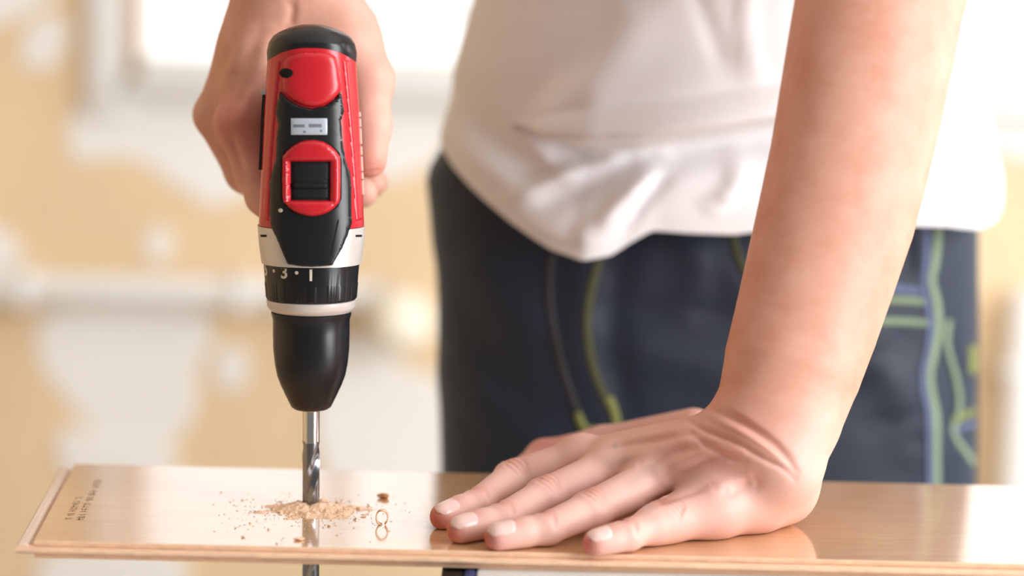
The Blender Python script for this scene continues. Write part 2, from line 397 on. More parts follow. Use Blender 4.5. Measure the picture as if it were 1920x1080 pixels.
under(from_bm('printed_code', bm, M['ink'], None, smooth=False), plank)

# ------------------------------------------------------------------ sawdust
def vnoise(x, y, seed=0):
    r_ = np.random.default_rng(seed); g = r_.random((64, 64))
    xi = np.floor(x).astype(int); yi = np.floor(y).astype(int); fx = x - xi; fy = y - yi
    fx = fx * fx * (3 - 2 * fx); fy = fy * fy * (3 - 2 * fy)
    G = lambda a, b: g[a % 64, b % 64]
    return (G(xi, yi) * (1 - fx) + G(xi + 1, yi) * fx) * (1 - fy) + (G(xi, yi + 1) * (1 - fx) + G(xi + 1, yi + 1) * fx) * fy
nx, ny = 190, 130
X, Y = np.meshgrid(np.linspace(-0.052, 0.052, nx), np.linspace(-0.048, 0.040, ny))
rr = np.hypot((X - 0.001) / 0.041, (Y + 0.005) / 0.025)
lump = 0.55 * vnoise(X * 160 + 7, Y * 160 + 3, 1) + 0.3 * vnoise(X * 420, Y * 420, 2) + 0.25 * vnoise(X * 1100, Y * 1100, 3)
H = 0.0036 * np.exp(-(rr * 1.05) ** 2 * 1.5) * (0.55 + 0.8 * lump) + 0.0016 * (lump - 0.62) * np.exp(-(rr / 1.25) ** 4)
H -= 0.0012 + 0.0006 * rr
H += 0.0014 * np.exp(-((np.hypot(X, Y) - 0.0085) / 0.004) ** 2)
H = np.minimum(H, 0.0075); inside = H > 0.0
idx = -np.ones(X.shape, int); V = []; Fc = []
keep = np.zeros(X.shape, bool)
q = inside[:-1, :-1] | inside[1:, :-1] | inside[:-1, 1:] | inside[1:, 1:]
for i, j in zip(*np.nonzero(q)):
    f = []
    for a, b in ((i, j), (i, j + 1), (i + 1, j + 1), (i + 1, j)):
        if idx[a, b] < 0: idx[a, b] = len(V); V.append((X[a, b], Y[a, b], max(H[a, b], -0.0001) + 0.0001))
        f.append(int(idx[a, b]))
    Fc.append(tuple(f))
# loose grains and flakes thrown around the heap
rg = np.random.default_rng(5)
def flake(V, Fc, c, s, flat, rg):
    b = len(V); R_ = Matrix.Rotation(rg.random() * 6.28, 3, 'Z') @ Matrix.Rotation((rg.random() - 0.5) * 1.6, 3, 'X')
    for (x, y, z) in ((-1, -0.6, 0), (1, -0.8, 0.1), (0.8, 0.7, -0.1), (-0.7, 0.9, 0.1), (0, 0, 1)):
        p = R_ @ Vector((x * s * (0.7 + rg.random() * 0.6), y * s * (0.5 + rg.random() * 0.5), z * s * flat))
        V.append((c[0] + p.x, c[1] + p.y, max(0.0001, c[2] + p.z + s * 0.3)))
    Fc += [(b, b + 1, b + 4), (b + 1, b + 2, b + 4), (b + 2, b + 3, b + 4), (b + 3, b, b + 4), (b + 3, b + 2, b + 1, b)]
for k in range(900):
    a = rg.random() * 6.283; r_ = abs(rg.normal(0, 1)) * 0.75 + 0.25
    x = 0.001 + math.cos(a) * r_ * 0.030; y = -0.006 + math.sin(a) * r_ * 0.027
    if not (PF + 0.003 < y < PB - 0.01) or abs(x) > 0.085: continue
    s = 0.00020 + 0.0005 * rg.random() ** 3
    j = int(np.clip((x + 0.052) / 0.104 * (nx - 1), 0, nx - 1)); i = int(np.clip((y + 0.048) / 0.088 * (ny - 1), 0, ny - 1))
    flake(V, Fc, (x, y, max(0, H[i, j])), s, 0.4, rg)
for (u, v, s) in ((563, 1012, .0017), (580, 1016, .0010), (441, 990, .0010), (456, 1008, .0012), (504, 994, .0010), (519, 1020, .0009), (617, 987, .0011), (632, 1004, .0008), (478, 960, .0012), (470, 982, .0009), (512, 957, .0013), (525, 962, .0012), (455, 938, .0009), (665, 972, .0015), (682, 968, .0017), (690, 948, .0016), (672, 955, .0014), (632, 942, .0013), (640, 940, .0010), (415, 924, .0010), (664, 990, .0008)):
    c = Pz(u, v, 0); flake(V, Fc, c, s, 0.5, rg)
dust = pyd('sawdust', V, Fc, M['dust'])
tag(dust, 'heap of fine pale sawdust scattered around the drill bit on the plank', 'sawdust', kind='stuff')
# bigger chips
def chip(u, v, sx, sy, sz, rot, label, m='chip'):
    c = Pz(u, v, 0.0); bm = bmesh.new()
    bmesh.ops.create_icosphere(bm, subdivisions=2, radius=1)
    rg_ = np.random.default_rng(int(u))
    for vv in bm.verts:
        vv.co *= 0.75 + 0.5 * rg_.random(); vv.co = Vector((vv.co.x * sx, vv.co.y * sy, max(-0.2, vv.co.z + 0.8) * sz * 0.6))
    bmesh.ops.rotate(bm, matrix=Matrix.Rotation(rot, 3, 'Z'), verts=bm.verts)
    zmin = min(v_.co.z for v_ in bm.verts)
    for v_ in bm.verts: v_.co.z -= zmin
    o = from_bm('wood_chip', bm, M[m], None, smooth=False); o.location = c
    return tag(o, label, 'wood chip')
chip(719, 934, 0.0036, 0.0026, 0.0022, -0.5, 'dark brown wood chip lying apart, furthest back right of the bit')
chip(561, 1013, 0.0026, 0.0014, 0.0012, 0.2, 'small pale wood chip near the front plank edge below the bit', 'dust')
# curled shaving
c = Pz(716, 984, 0.0); pts = []
V, Fc = [], []
for k in range(22):
    a = math.radians(-60 + 330 * k / 21); wv = 0.0016
    x = 0.0033 * math.cos(a) * 0.9; z = 0.0040 + 0.0038 * math.sin(a)
    for dy in (-wv, wv): V.append((x, dy + 0.0006 * math.sin(3 * a), max(z, 0.0001)))
for k in range(21): Fc.append((2 * k, 2 * k + 1, 2 * k + 3, 2 * k + 2))
sh = pyd('curled_shaving', V, Fc, M['dust']); sh.location = c; md = sh.modifiers.new('thickness', 'SOLIDIFY'); md.thickness = 0.0006; md.offset = 0
tag(sh, 'small curled wood shaving standing at the right end of the sawdust', 'wood shaving')

# ------------------------------------------------------------------ cordless drill
ztop = Py(585, 70, 0.0)
AX = Vector(ztop).normalized()                     # spindle axis through the hole
EX = Matrix.Rotation(math.radians(6.2), 3, 'Z') @ Vector((1, 0, 0))   # the spine of the drill faces the camera
EX = (EX - AX * EX.dot(AX)).normalized(); EY = AX.cross(EX)
DM = Matrix(((EX.x, EY.x, AX.x, 0), (EX.y, EY.y, AX.y, 0), (EX.z, EY.z, AX.z, 0), (0, 0, 0, 1)))
DMI = np.array(DM.inverted())[:3, :3]
drill = empty('cordless_drill', 'red and black cordless drill held upright with its bit through the plank', 'drill')
drill.matrix_world = DM
CL = DMI @ CAM
def Ly(u, v, y):                                    # point of the drill's own frame seen at (u, v) at depth y
    d = DMI @ ray(u, v); return CL + d * ((y - CL[1]) / d[1])
def zl(v, y=0.0): return float(Ly(584, v, y)[2])
def wl(u0, u1, v): return float(Ly(u1, v, 0.0)[0] - Ly(u0, v, 0.0)[0]) / 2
# chuck, lathe profile read off the outline
prof = [(0.0, zl(585))]
for v, a, b in ((584, 509, 661), (592, 511, 659.5), (598, 513, 657.5), (620, 512.6, 657), (652, 513, 656.2), (682, 516, 653), (703, 520, 648.5), (722, 527, 641), (732, 532, 636), (736, 533.6, 634.4), (754, 542, 625), (762, 546, 621), (766, 552, 615)):
    prof.append((wl(a, b, v), zl(v)))
prof.append((0.0, prof[-1][1]))
chuck = lathe('chuck', prof[::-1], M['black'], drill, 72, 30)
r0 = wl(552, 615, 766)
lathe('jaw_nose', [(0.0, zl(769)), (r0 * 0.62, zl(769.5)), (r0 * 0.72, zl(767)), (r0 * 0.72, zl(760))], M['steel'], chuck, 40)
zr0, zr1 = zl(577), zl(562)
lathe('silver_ring', [(wl(511, 659, 580), zl(583)), (wl(505, 664, 578), zl(578)), (wl(501.5, 667.5, 570), zl(573)), (wl(500, 669, 564), zl(561)), (wl(503, 666, 560), zl(559))], M['ring'], drill, 72, 40)
# torque collar: smooth number band above, ribbed grip below
def collar():
    seg = 288; rows = [(0.0, zl(559), 0), (wl(501, 668, 558), zl(559), 0), (wl(500, 669, 553), zl(555), 1), (wl(497.5, 671, 530), zl(529), 1), (wl(497, 671.5, 526), zl(526), 0), (wl(495, 674, 500), zl(498), 0), (wl(494, 674.5, 492), zl(488), 0), (0.0, zl(486), 0)]
    V, Fc = [], []
    for r, z, rib in rows:
        for k in range(seg):
            a = 2 * math.pi * k / seg; deg = math.degrees(a) % 360; d = 0
            if rib:
                g = (deg - 265) % 40                 # raised grip pads with fine ribs between them
                if g < 11: d = 0.0004 * min(1, g / 1.5, (11 - g) / 1.5)
                elif 24 < g < 38: d = 0.00035 * (0.5 + 0.5 * math.cos(math.radians(g * 180 / 1.0 * 1.15)))
            V.append(((r + d) * math.cos(a), (r + d) * math.sin(a), z))
    for i in range(len(rows) - 1):
        for k in range(seg):
            k2 = (k + 1) % seg; Fc.append((i * seg + k, i * seg + k2, (i + 1) * seg + k2, (i + 1) * seg + k))
    o = pyd('torque_collar', V, Fc, M['black_gloss'], drill)
    bm = bmesh.new(); bm.from_mesh(o.data); bmesh.ops.remove_doubles(bm, verts=bm.verts, dist=1e-7); bmesh.ops.recalc_face_normals(bm, faces=bm.faces); bm.to_mesh(o.data); bm.free()
    o.data.polygons.foreach_set('use_smooth', [True] * len(o.data.polygons))
    return auto_sharp(o, 25)
tc_ = collar()
def on_cyl(me, ang, r, z, name, parent, m):
    """wrap a flat glyph mesh (x, y) round the collar"""
    for v in me.vertices:
        a = ang + v.co.x / r; rr_ = r + 0.00012 + v.co.z
        v.co = (rr_ * math.cos(a), rr_ * math.sin(a), z + v.co.y)
    return link(name, me, m, parent, smooth=False)
def glyph(ch, size, thick=0.0003):
    cu = bpy.data.curves.new('glyph', 'FONT'); cu.body = ch; cu.size = size; cu.align_x = 'CENTER'; cu.align_y = 'CENTER'; cu.extrude = thick / 2; cu.offset = 0.0002
    o = bpy.data.objects.new('glyph', cu); COL.objects.link(o)
    dg = bpy.context.evaluated_depsgraph_get(); me = bpy.data.meshes.new_from_object(o.evaluated_get(dg)); bpy.data.objects.remove(o); bpy.data.curves.remove(cu)
    return me
rb = wl(495.5, 673, 508); zb = zl(512, -0.02)
for ch, u, sz in (('5', 500, .0088), ('·', 515, .012), ('3', 534, .0088), ('·', 557, .012), ('1', 583, .0088)):
    X_ = (u - 584) * 0.0002745; ang = -math.pi / 2 + math.asin(max(-0.985, min(0.985, X_ / rb)))
    me = glyph(ch, sz)
    on_cyl(me, ang, rb, zb - (0.0007 if u > 570 else 0), 'numeral', tc_, M['numeral'])

# motor housing: rounded loft whose half width follows the outline
HV = np.array([46, 49, 53, 60, 68, 80, 95, 112, 200, 300, 360, 420, 450, 492], float)
HL = np.array([570, 556, 543, 527, 515, 507, 503.5, 502, 497, 493, 490, 487, 488.5, 493], float)
HR = np.array([598, 612, 626, 642, 654, 663, 666.5, 668, 675, 680, 683, 684.5, 683, 676], float)
HZ = np.array([zl(v, 0.0) for v in HV])[::-1]
HW = np.array([wl(a, b, v) for a, b, v in zip(HL, HR, HV)])[::-1]
ZT = zl(46); ZRED = zl(421)
def hw(z): return np.interp(z, HZ, HW)
def dfront(z):
    t = np.clip((ZT - z) / 0.016, 0, 1)
    return 0.0262 * np.sqrt(np.clip(1 - (1 - t) ** 2, 0.0, 1)) * 0.62 + 0.0262 * 0.38
NEXP = 2.35
def sfront(x, z):
    q_ = np.clip(np.abs(x) / hw(z), 0, 0.9995)
    return -dfront(z) * (1 - q_ ** NEXP) ** (1 / NEXP)
def ring_pts(z, off=0.0, seg=72):
    a = np.linspace(0, 2 * math.pi, seg, endpoint=False); c, s_ = np.cos(a), np.sin(a)
    W_, D_ = hw(z) + off, dfront(z) + off
    return np.stack([W_ * np.sign(c) * np.abs(c) ** (2 / NEXP), D_ * np.sign(s_) * np.abs(s_) ** (2 / NEXP), np.full(seg, z)], 1)
def loft(name, rings, m, parent, caps=True, sharp=40):
    seg = len(rings[0]); V = np.concatenate(rings); Fc = []
    for i in range(len(rings) - 1):
        for k in range(seg):
            k2 = (k + 1) % seg; Fc.append((i * seg + k, i * seg + k2, (i + 1) * seg + k2, (i + 1) * seg + k))
    if caps: Fc.append(tuple(range(seg - 1, -1, -1))); Fc.append(tuple(range((len(rings) - 1) * seg, len(rings) * seg)))
    return auto_sharp(pyd(name, V, Fc, m, parent), sharp)
zs = np.concatenate([np.linspace(ZRED, ZT - 0.012, 40), ZT - 0.012 * (1 - np.sin(np.linspace(0.05, 1, 14) * math.pi / 2))])
housing = loft('housing', [ring_pts(z) for z in zs], M['red'], drill)
# pale gear collar between housing and torque collar
zs = np.linspace(zl(491), zl(422), 10)
gear = loft('gear_collar', [ring_pts(z, 0.0006) for z in zs], M['alu'], drill)
# rear cap: arched black rubber wrapping the housing's end
def cap_part():
    seg = 96; a = np.linspace(0, 2 * math.pi, seg, endpoint=False)
    zc, zsd = zl(90, -0.026), zl(116, -0.006)
    rows = []
    for t in np.linspace(0, 1, 22):
        c, s_ = np.cos(a), np.sin(a); X_ = np.sign(c) * np.abs(c) ** (2 / NEXP)
        lowf = zc - (zc - zsd) * np.clip(np.abs(X_), 0, 1) ** 2.6
        low = np.where(s_ < 0, lowf, zsd + 0.0 * a)
        z = low + (ZT - low) * math.sin(t * math.pi / 2)
        zz = z
        o_ = 0.0007 * min(1, t * 6 + 0.1)
        W_, D_ = hw(zz) + o_, dfront(zz) + o_
        rows.append(np.stack([W_ * X_, D_ * np.sign(s_) * np.abs(s_) ** (2 / NEXP), z], 1))
    return loft('rear_cap', rows, M['black'], drill)
cap = cap_part()

def patch(name, outline, m, parent, lift=0.0008, edge=5.0, hole=None, smooth_n=0, grid=5.0, skirt=0.002, surf=None, base=0.0):
    """a shaped plate lying on the housing front; outline in the drill's front-view pixels"""
    surf = surf or sfront
    loops = [np.array(outline, float)] + ([np.array(hole, float)] if hole is not None else [])
    if smooth_n: loops[0] = catmull(loops[0], smooth_n)
    def dens(L):
        out = []
        for i in range(len(L)):
            a, b = L[i], L[(i + 1) % len(L)]; k = max(1, int(np.linalg.norm(b - a) / 4))
            for j in range(k): out.append(a + (b - a) * j / k)
        return np.array(out)
    loops = [dens(L) for L in loops]
    bm = bmesh.new(); es = []
    for L in loops:
        vs_ = [bm.verts.new((p[0], p[1], 0)) for p in L]
        es += [bm.edges.new((vs_[i], vs_[(i + 1) % len(vs_)])) for i in range(len(vs_))]
    bmesh.ops.triangle_fill(bm, edges=es, use_beauty=True)
    lo_, hi_ = loops[0].min(0), loops[0].max(0)
    for ax in (0, 1):
        g = lo_[ax] + grid
        while g < hi_[ax]:
            co = [0, 0, 0]; co[ax] = g; no = [0, 0, 0]; no[ax] = 1
            bmesh.ops.bisect_plane(bm, geom=list(bm.verts) + list(bm.edges) + list(bm.faces), plane_co=co, plane_no=no, dist=1e-4)
            g += grid
    bmesh.ops.remove_doubles(bm, verts=bm.verts, dist=0.05)
    Q = np.array([v.co[:2] for v in bm.verts])
    d = np.minimum.reduce([seg_dist(Q, L, True) for L in loops])
    t = np.clip(d / edge, 0, 1); h = base + lift * np.sqrt(np.clip(1 - (1 - t) ** 2, 0, 1))
    P = np.zeros((len(Q), 3))
    for i, (u, v) in enumerate(Q):
        y = -0.024
        for _ in range(5):
            wp = Vector(Ly(u, v, y)); y = float(surf(wp.x, wp.z))
        e_ = 0.0003; gx = float(surf(wp.x + e_, wp.z) - surf(wp.x - e_, wp.z)) / (2 * e_); gz = float(surf(wp.x, wp.z + e_) - surf(wp.x, wp.z - e_)) / (2 * e_)
        nn = np.array([gx, -1, gz]); nn /= np.linalg.norm(nn)
        P[i] = np.array([wp.x, y, wp.z]) + nn * h[i]
    for v, p in zip(bm.verts, P): v.co = p
    be = [e for e in bm.edges if len(e.link_faces) == 1]
    r = bmesh.ops.extrude_edge_only(bm, edges=be)
    for v in [g for g in r['geom'] if isinstance(g, bmesh.types.BMVert)]: v.co.y += skirt; v.co.x *= 0.995
    return auto_sharp(from_bm(name, bm, m, parent), 50)
panel = patch('black_panel', [(527, 172), (540, 186), (560, 198), (585, 204), (610, 198), (627, 186), (637, 172), (641, 195), (643, 208), (637.5, 226), (640, 260), (645, 296), (654, 325), (656.5, 350), (657, 418), (650, 440), (640, 465), (628, 486), (622, 497), (603, 499), (585, 500), (565, 499), (541, 495), (534, 480), (522, 450), (511, 424), (508, 400), (508.5, 345), (512, 325), (519, 300), (521, 262), (524, 232), (519.5, 210), (522, 195)], M['black'], drill, lift=0.0011, edge=4, base=0.0009)
patch('rear_dome', [(538, 108), (560, 100), (585, 97), (610, 99), (628, 106), (636, 130), (640, 160), (636, 174), (622, 188), (604, 198), (585, 201), (566, 197), (548, 187), (533, 172), (530, 150), (532, 125)], M['red'], housing, lift=0.0026, edge=16, smooth_n=3)
patch('side_rail', [(642, 113), (654, 113), (662, 200), (670, 300), (679, 412), (667, 414), (660, 300), (651, 200)], M['red'], housing, lift=0.0007, edge=5, grid=2.5)
patch('side_rail', [(527, 113), (515, 113), (508, 200), (500, 300), (493, 412), (504, 414), (510, 300), (518, 200)], M['red'], housing, lift=0.0007, edge=5, grid=2.5)
bez = [(585, 262), (604, 265), (620, 275), (631, 289), (634, 302), (634, 370), (629, 384), (616, 396), (602, 402), (585, 405), (568, 402), (553, 396), (540, 384), (533, 370), (533, 302), (537, 289), (549, 275), (565, 265)]
patch('bezel', bez, M['red'], panel, lift=0.0028, edge=9, hole=[(547.5, 302.5), (616.5, 302.5), (616.5, 375), (547.5, 375)], base=0.0022, smooth_n=2)
patch('bezel_shadow_patch', [(585 + (p[0] - 585) * 1.06, 333.5 + (p[1] - 333.5) * 1.045) for p in bez], M['hole'], panel, lift=0.0001, edge=2, base=0.0021)  # dark plate painting the shadow gap around the bezel
sw = patch('gear_switch', [(549.5, 304.5), (614.5, 304.5), (614.5, 373), (549.5, 373)], M['switch'], panel, lift=0.0006, edge=2, base=0.0019)
patch('switch_ridge', [(551, 341), (613, 341), (613, 354), (551, 354)], M['switch'], sw, lift=0.0020, edge=6, base=0.0019, grid=3)
lb = patch('label_plate', [(548, 221.5), (612, 221.5), (612, 252.5), (548, 252.5)], M['label'], panel, lift=0.0002, edge=1.5, base=0.0021)
for (a, b, c_, d_) in ((552, 233, 572, 238.5), (579, 232, 602, 238.5), (569, 245, 574, 249), (599, 243, 603, 247)):
    patch('label_print', [(a, b), (c_, b), (c_, d_), (a, d_)], M['print'], lb, lift=0.00003, edge=1, base=0.00233, skirt=0.0001)
patch('screw_hole', catmull([(541, 128), (551, 132), (552, 140), (545, 146), (535, 145), (530, 138), (533, 131)], 4), M['hole'], housing, lift=0.0001, edge=2, base=0.0026)
patch('panel_groove', [(630, 411), (633, 411), (620, 480), (616, 480)], M['hole'], panel, lift=0.00005, edge=1, base=0.00203)
# small screws sitting in the panel
for (u, v, rr_) in ((529.5, 394, 4.0),):
    patch('rivet', catmull([(u + rr_ * math.cos(a), v + rr_ * math.sin(a)) for a in np.linspace(0, 2 * math.pi, 8, endpoint=False)], 3), M['numeral'], panel, lift=0.0005, edge=3, base=0.0020, grid=2)
for sx in (-1, 1):
    u = 585 + sx * 88
    patch('collar_slot', [(u + a, b) for a, b in ((-6 if sx < 0 else -8, 440), (5 if sx < 0 else 3, 440), (5 if sx < 0 else 3, 444), (-6 if sx < 0 else -8, 444))], M['hole'], gear, lift=0.0001, edge=1, base=0.0008)
# metal edge of the belt clip on the left and the lettered side badge on the right
def side_plate(name, sx, v0, v1, m, parent, thick, dy0, dy1, nseg=14):
    V, Fc = [], []
    for i in range(nseg + 1):
        z = zl(v0 + (v1 - v0) * i / nseg); W_ = float(hw(z))
        for yy, o_ in ((dy0, -0.001), (dy0, thick), (dy1, thick), (dy1, -0.001)):
            V.append((sx * (W_ + o_ - 0.0004), yy, z))
    for i in range(nseg):
        for k in range(4): Fc.append((i * 4 + k, i * 4 + (k + 1) % 4, (i + 1) * 4 + (k + 1) % 4, (i + 1) * 4 + k))
    Fc += [(0, 1, 2, 3), tuple(nseg * 4 + k for k in (3, 2, 1, 0))]
    bm = bmesh.new(); vv = [bm.verts.new(v) for v in V]
    for f in Fc: bm.faces.new([vv[k] for k in f])
    return auto_sharp(from_bm(name, bm, m, parent), 30)
side_plate('belt_clip', -1, 178, 318, M['steel_dark'], drill, 0.0016, -0.005, 0.010)
side_plate('clip_screw', -1, 170, 178, M['steel'], drill, 0.0022, -0.005, 0.002, 4)
for (a, b) in ((209, 217), (221, 236), (239, 268), (273, 288), (292, 318), (322, 333), (336, 362)):
    side_plate('badge_letter', 1, a, b, M['numeral'], housing, 0.0011, -0.006, 0.006, 4)

# grip, trigger and battery reach away behind the body, inside the fist
def grip_ring(y, zc, wx, wz, seg=40):
    a = np.linspace(0, 2 * math.pi, seg, endpoint=False); c, s_ = np.cos(a), np.sin(a)
    return np.stack([wx * np.sign(c) * np.abs(c) ** 0.8, np.full(seg, y), zc + wz * np.sign(s_) * np.abs(s_) ** 0.8], 1)
zg = zl(250)
loft('grip', [grip_ring(y, zg + 0.02 * (y - 0.02) / 0.1, wx, wz) for y, wx, wz in ((0.012, .019, .034), (0.03, .017, .026), (0.05, .0165, .0225), (0.08, .0165, .021), (0.105, .017, .022), (0.125, .024, .032))], M['black'], drill)
loft('trigger', [grip_ring(y, zg - 0.022, wx, wz, 24) for y, wx, wz in ((0.026, .007, .010), (0.032, .0085, .011), (0.040, .0085, .010), (0.045, .006, .008))], M['red'], drill)
bo = box('battery_pack', -0.030, 0.030, 0.122, 0.165, zg - 0.030, zg + 0.040, M['black'], drill, bev=0.006)
box('battery_stripe', -0.0305, 0.0305, 0.136, 0.150, zg - 0.0305, zg + 0.0405, M['red'], bo, bev=0.003)

# bit: bright shank, then a two-flute twist
rbit = wl(569, 602, 800)
lathe('bit_shank', [(0, zl(829)), (rbit * 0.97, zl(829)), (rbit * 0.97, zl(768)), (0, zl(760))], M['steel'], drill, 40)
def twist_bit():
    seg, zt, zb_ = 48, zl(826), -0.062
    n_ = 90; V, Fc = [], []
    for i in range(n_ + 1):
        z = zt + (zb_ - zt) * i / n_; tw = 2 * math.pi * (z / 0.082) + math.radians(20)
        run = min(1, i / 9)
        tip = max(0, min(1, (z - zb_) / 0.006))
        for k in range(seg):
            a = 2 * math.pi * k / seg; g = math.cos(a * 2)
            fl = rbit * (1.0 - run * 0.40 * max(0, g) ** 0.8) * (0.2 + 0.8 * tip ** 0.7)
            if -0.25 < g <= 0 and math.sin(2 * a) > 0: fl *= 1.0
            elif g <= -0.25 or g <= 0: fl *= 0.965
            V.append((fl * math.cos(a + tw), fl * math.sin(a + tw), z))
    for i in range(n_):
        for k in range(seg):
            k2 = (k + 1) % seg; Fc.append((i * seg + k2, i * seg + k, (i + 1) * seg + k, (i + 1) * seg + k2))
    Fc.append(tuple(range(seg))); Fc.append(tuple(range((n_ + 1) * seg - 1, n_ * seg - 1, -1)))
    return auto_sharp(pyd('drill_bit', V, Fc, M['bit'], drill), 40)
twist_bit()

# ------------------------------------------------------------------ the person
def rc(P, a, b, ra, rb_, n=None, s=1.0):
    """tapered capsule, optionally flattened by s along n"""
    a = np.asarray(a, np.float32); b = np.asarray(b, np.float32)
    Q = P - a; ab = b - a
    if n is not None:
        n = np.asarray(n, np.float32); n = n / np.linalg.norm(n)
        Q = Q + np.outer((Q @ n) * (1 / s - 1), n); ab = ab + n * ((ab @ n) * (1 / s - 1))
    t = np.clip((Q @ ab) / np.float32(max(float(ab @ ab), 1e-12)), 0, 1)
    Q = Q - t[:, None] * ab
    return np.sqrt(np.einsum('ij,ij->i', Q, Q)) - (ra + (rb_ - ra) * t)
def smin(a, b, k):
    h = np.clip(0.5 + 0.5 * (b - a) / k, 0, 1)
    return b + (a - b) * h - k * h * (1 - h)
def chain(P, pts, rad, k, n=None, s=1.0):
    d = None
    for i in range(len(pts) - 1):
        e = rc(P, pts[i], pts[i + 1], rad[i], rad[i + 1], n, s)
        d = e if d is None else smin(d, e, k)
    return d
def mesh_sdf(f, lo, hi, h, margin=0.004):
    """surface nets on a sparse grid"""
    lo = np.asarray(lo, float); B = 8
    nb = np.ceil((np.asarray(hi) - lo) / (h * B)).astype(int)
    N = nb * B + 1
    bc = np.stack(np.meshgrid(*[np.arange(k) for k in nb], indexing='ij'), -1).reshape(-1, 3)
    cen = (lo + (bc + 0.5) * B * h).astype(np.float32)
    d0 = np.concatenate([f(c) for c in np.array_split(cen, max(1, len(cen) // 200000))])
    V = np.repeat(np.repeat(np.repeat(np.sign(d0).reshape(nb).astype(np.float32), B, 0), B, 1), B, 2)
    V = np.pad(V, ((0, 1), (0, 1), (0, 1)), mode='edge')
    act = bc[np.abs(d0) < B * h * 0.9 + margin]
    g = np.stack(np.meshgrid(*[np.arange(B + 1)] * 3, indexing='ij'), -1).reshape(-1, 3)
    for ch in np.array_split(act, max(1, len(act) // 500)):
        I = (ch[:, None, :] * B + g[None]).reshape(-1, 3)
        V[I[:, 0], I[:, 1], I[:, 2]] = f((lo + I * h).astype(np.float32))
    ins = V < 0
    c = np.zeros(N - 1, np.int8)
    offs = [(i, j, k) for i in (0, 1) for j in (0, 1) for k in (0, 1)]
    for i, j, k in offs: c += ins[i:N[0] - 1 + i, j:N[1] - 1 + j, k:N[2] - 1 + k]
    cell = np.argwhere((c > 0) & (c < 8))
    vals = {o: V[cell[:, 0] + o[0], cell[:, 1] + o[1], cell[:, 2] + o[2]] for o in offs}
    acc = np.zeros((len(cell), 3)); cnt = np.zeros(len(cell))
    for o in offs:
        for ax in range(3):
            if o[ax] == 0:
                p = list(o); p[ax] = 1; a, b = vals[o], vals[tuple(p)]
                m_ = (a < 0) != (b < 0); t = np.where(m_, a / np.where(m_, a - b, 1), 0)
                pos = np.array(o, float)[None].repeat(len(cell), 0); pos[:, ax] += t
                acc[m_] += pos[m_]; cnt[m_] += 1
    P = lo + (cell + acc / np.maximum(cnt, 1)[:, None]) * h
    cid = -np.ones(N - 1, np.int32); cid[cell[:, 0], cell[:, 1], cell[:, 2]] = np.arange(len(cell))
    Q = []
    for ax in range(3):
        b1, b2 = (ax + 1) % 3, (ax + 2) % 3
        sl0 = [slice(1, N[i] - 1) for i in range(3)]; sl1 = list(sl0)
        sl0[ax] = slice(0, N[ax] - 1); sl1[ax] = slice(1, N[ax])
        A, Bv = ins[tuple(sl0)], ins[tuple(sl1)]
        e = np.argwhere(A != Bv); st = A[tuple(e.T)]
        e = e + np.array([0 if i == ax else 1 for i in range(3)])
        def cc(d1, d2):
            q_ = e.copy(); q_[:, b1] -= d1; q_[:, b2] -= d2; return cid[tuple(q_.T)]
        q4 = np.stack([cc(1, 1), cc(0, 1), cc(0, 0), cc(1, 0)], 1)
        q4[~st] = q4[~st][:, ::-1]; Q.append(q4)
    Q = np.concatenate(Q); Q = Q[(Q >= 0).all(1)]
    return P, Q
def vnormals(P, Q):
    n = np.cross(P[Q[:, 2]] - P[Q[:, 0]], P[Q[:, 3]] - P[Q[:, 1]]); N_ = np.zeros_like(P)
    for k in range(4):
        for ax in range(3): N_[:, ax] += np.bincount(Q[:, k], n[:, ax], len(P))
    return N_ / np.maximum(np.linalg.norm(N_, axis=1), 1e-12)[:, None]
def relax(P, Q, it=2, lam=0.5):
    for _ in range(it):
        S = np.zeros_like(P); c = np.zeros(len(P))
        for k in range(4):
            a, b = Q[:, k], Q[:, (k + 1) % 4]
            for ax in range(3): S[:, ax] += np.bincount(a, P[b, ax], len(P)) + np.bincount(b, P[a, ax], len(P))
            c += np.bincount(a, minlength=len(P)) + np.bincount(b, minlength=len(P))
        P = P + lam * (S / np.maximum(c, 1)[:, None] - P)
    return P
def groove(P, Nn, poly, width, depth, near=None, taper=True):
    """press a soft crease (depth > 0) or raise a cord (depth < 0) along a line on the side of the skin facing us"""
    poly = catmull(poly, 5, closed=False); q = proj(P)
    lo_, hi_ = poly.min(0) - 4 * width, poly.max(0) + 4 * width
    m_ = ((q > lo_) & (q < hi_)).all(1) & (((CAM - P) * Nn).sum(1) > 0)
    if near is not None: m_ &= (np.linalg.norm(P - near[0], axis=1) < near[1])
    I = np.nonzero(m_)[0]
    if not len(I): return
    g = np.exp(-(seg_dist(q[I], poly) / width) ** 2)
    if taper:
        e = np.minimum(np.linalg.norm(q[I] - poly[0], axis=1), np.linalg.norm(q[I] - poly[-1], axis=1))
        g *= np.clip(0.3 + e / (0.35 * np.linalg.norm(poly[0] - poly[-1]) + 1e-6), 0, 1)
    P[I] -= Nn[I] * (g * depth)[:, None]

A3 = lambda u, v, z: Pz(u, v, z)
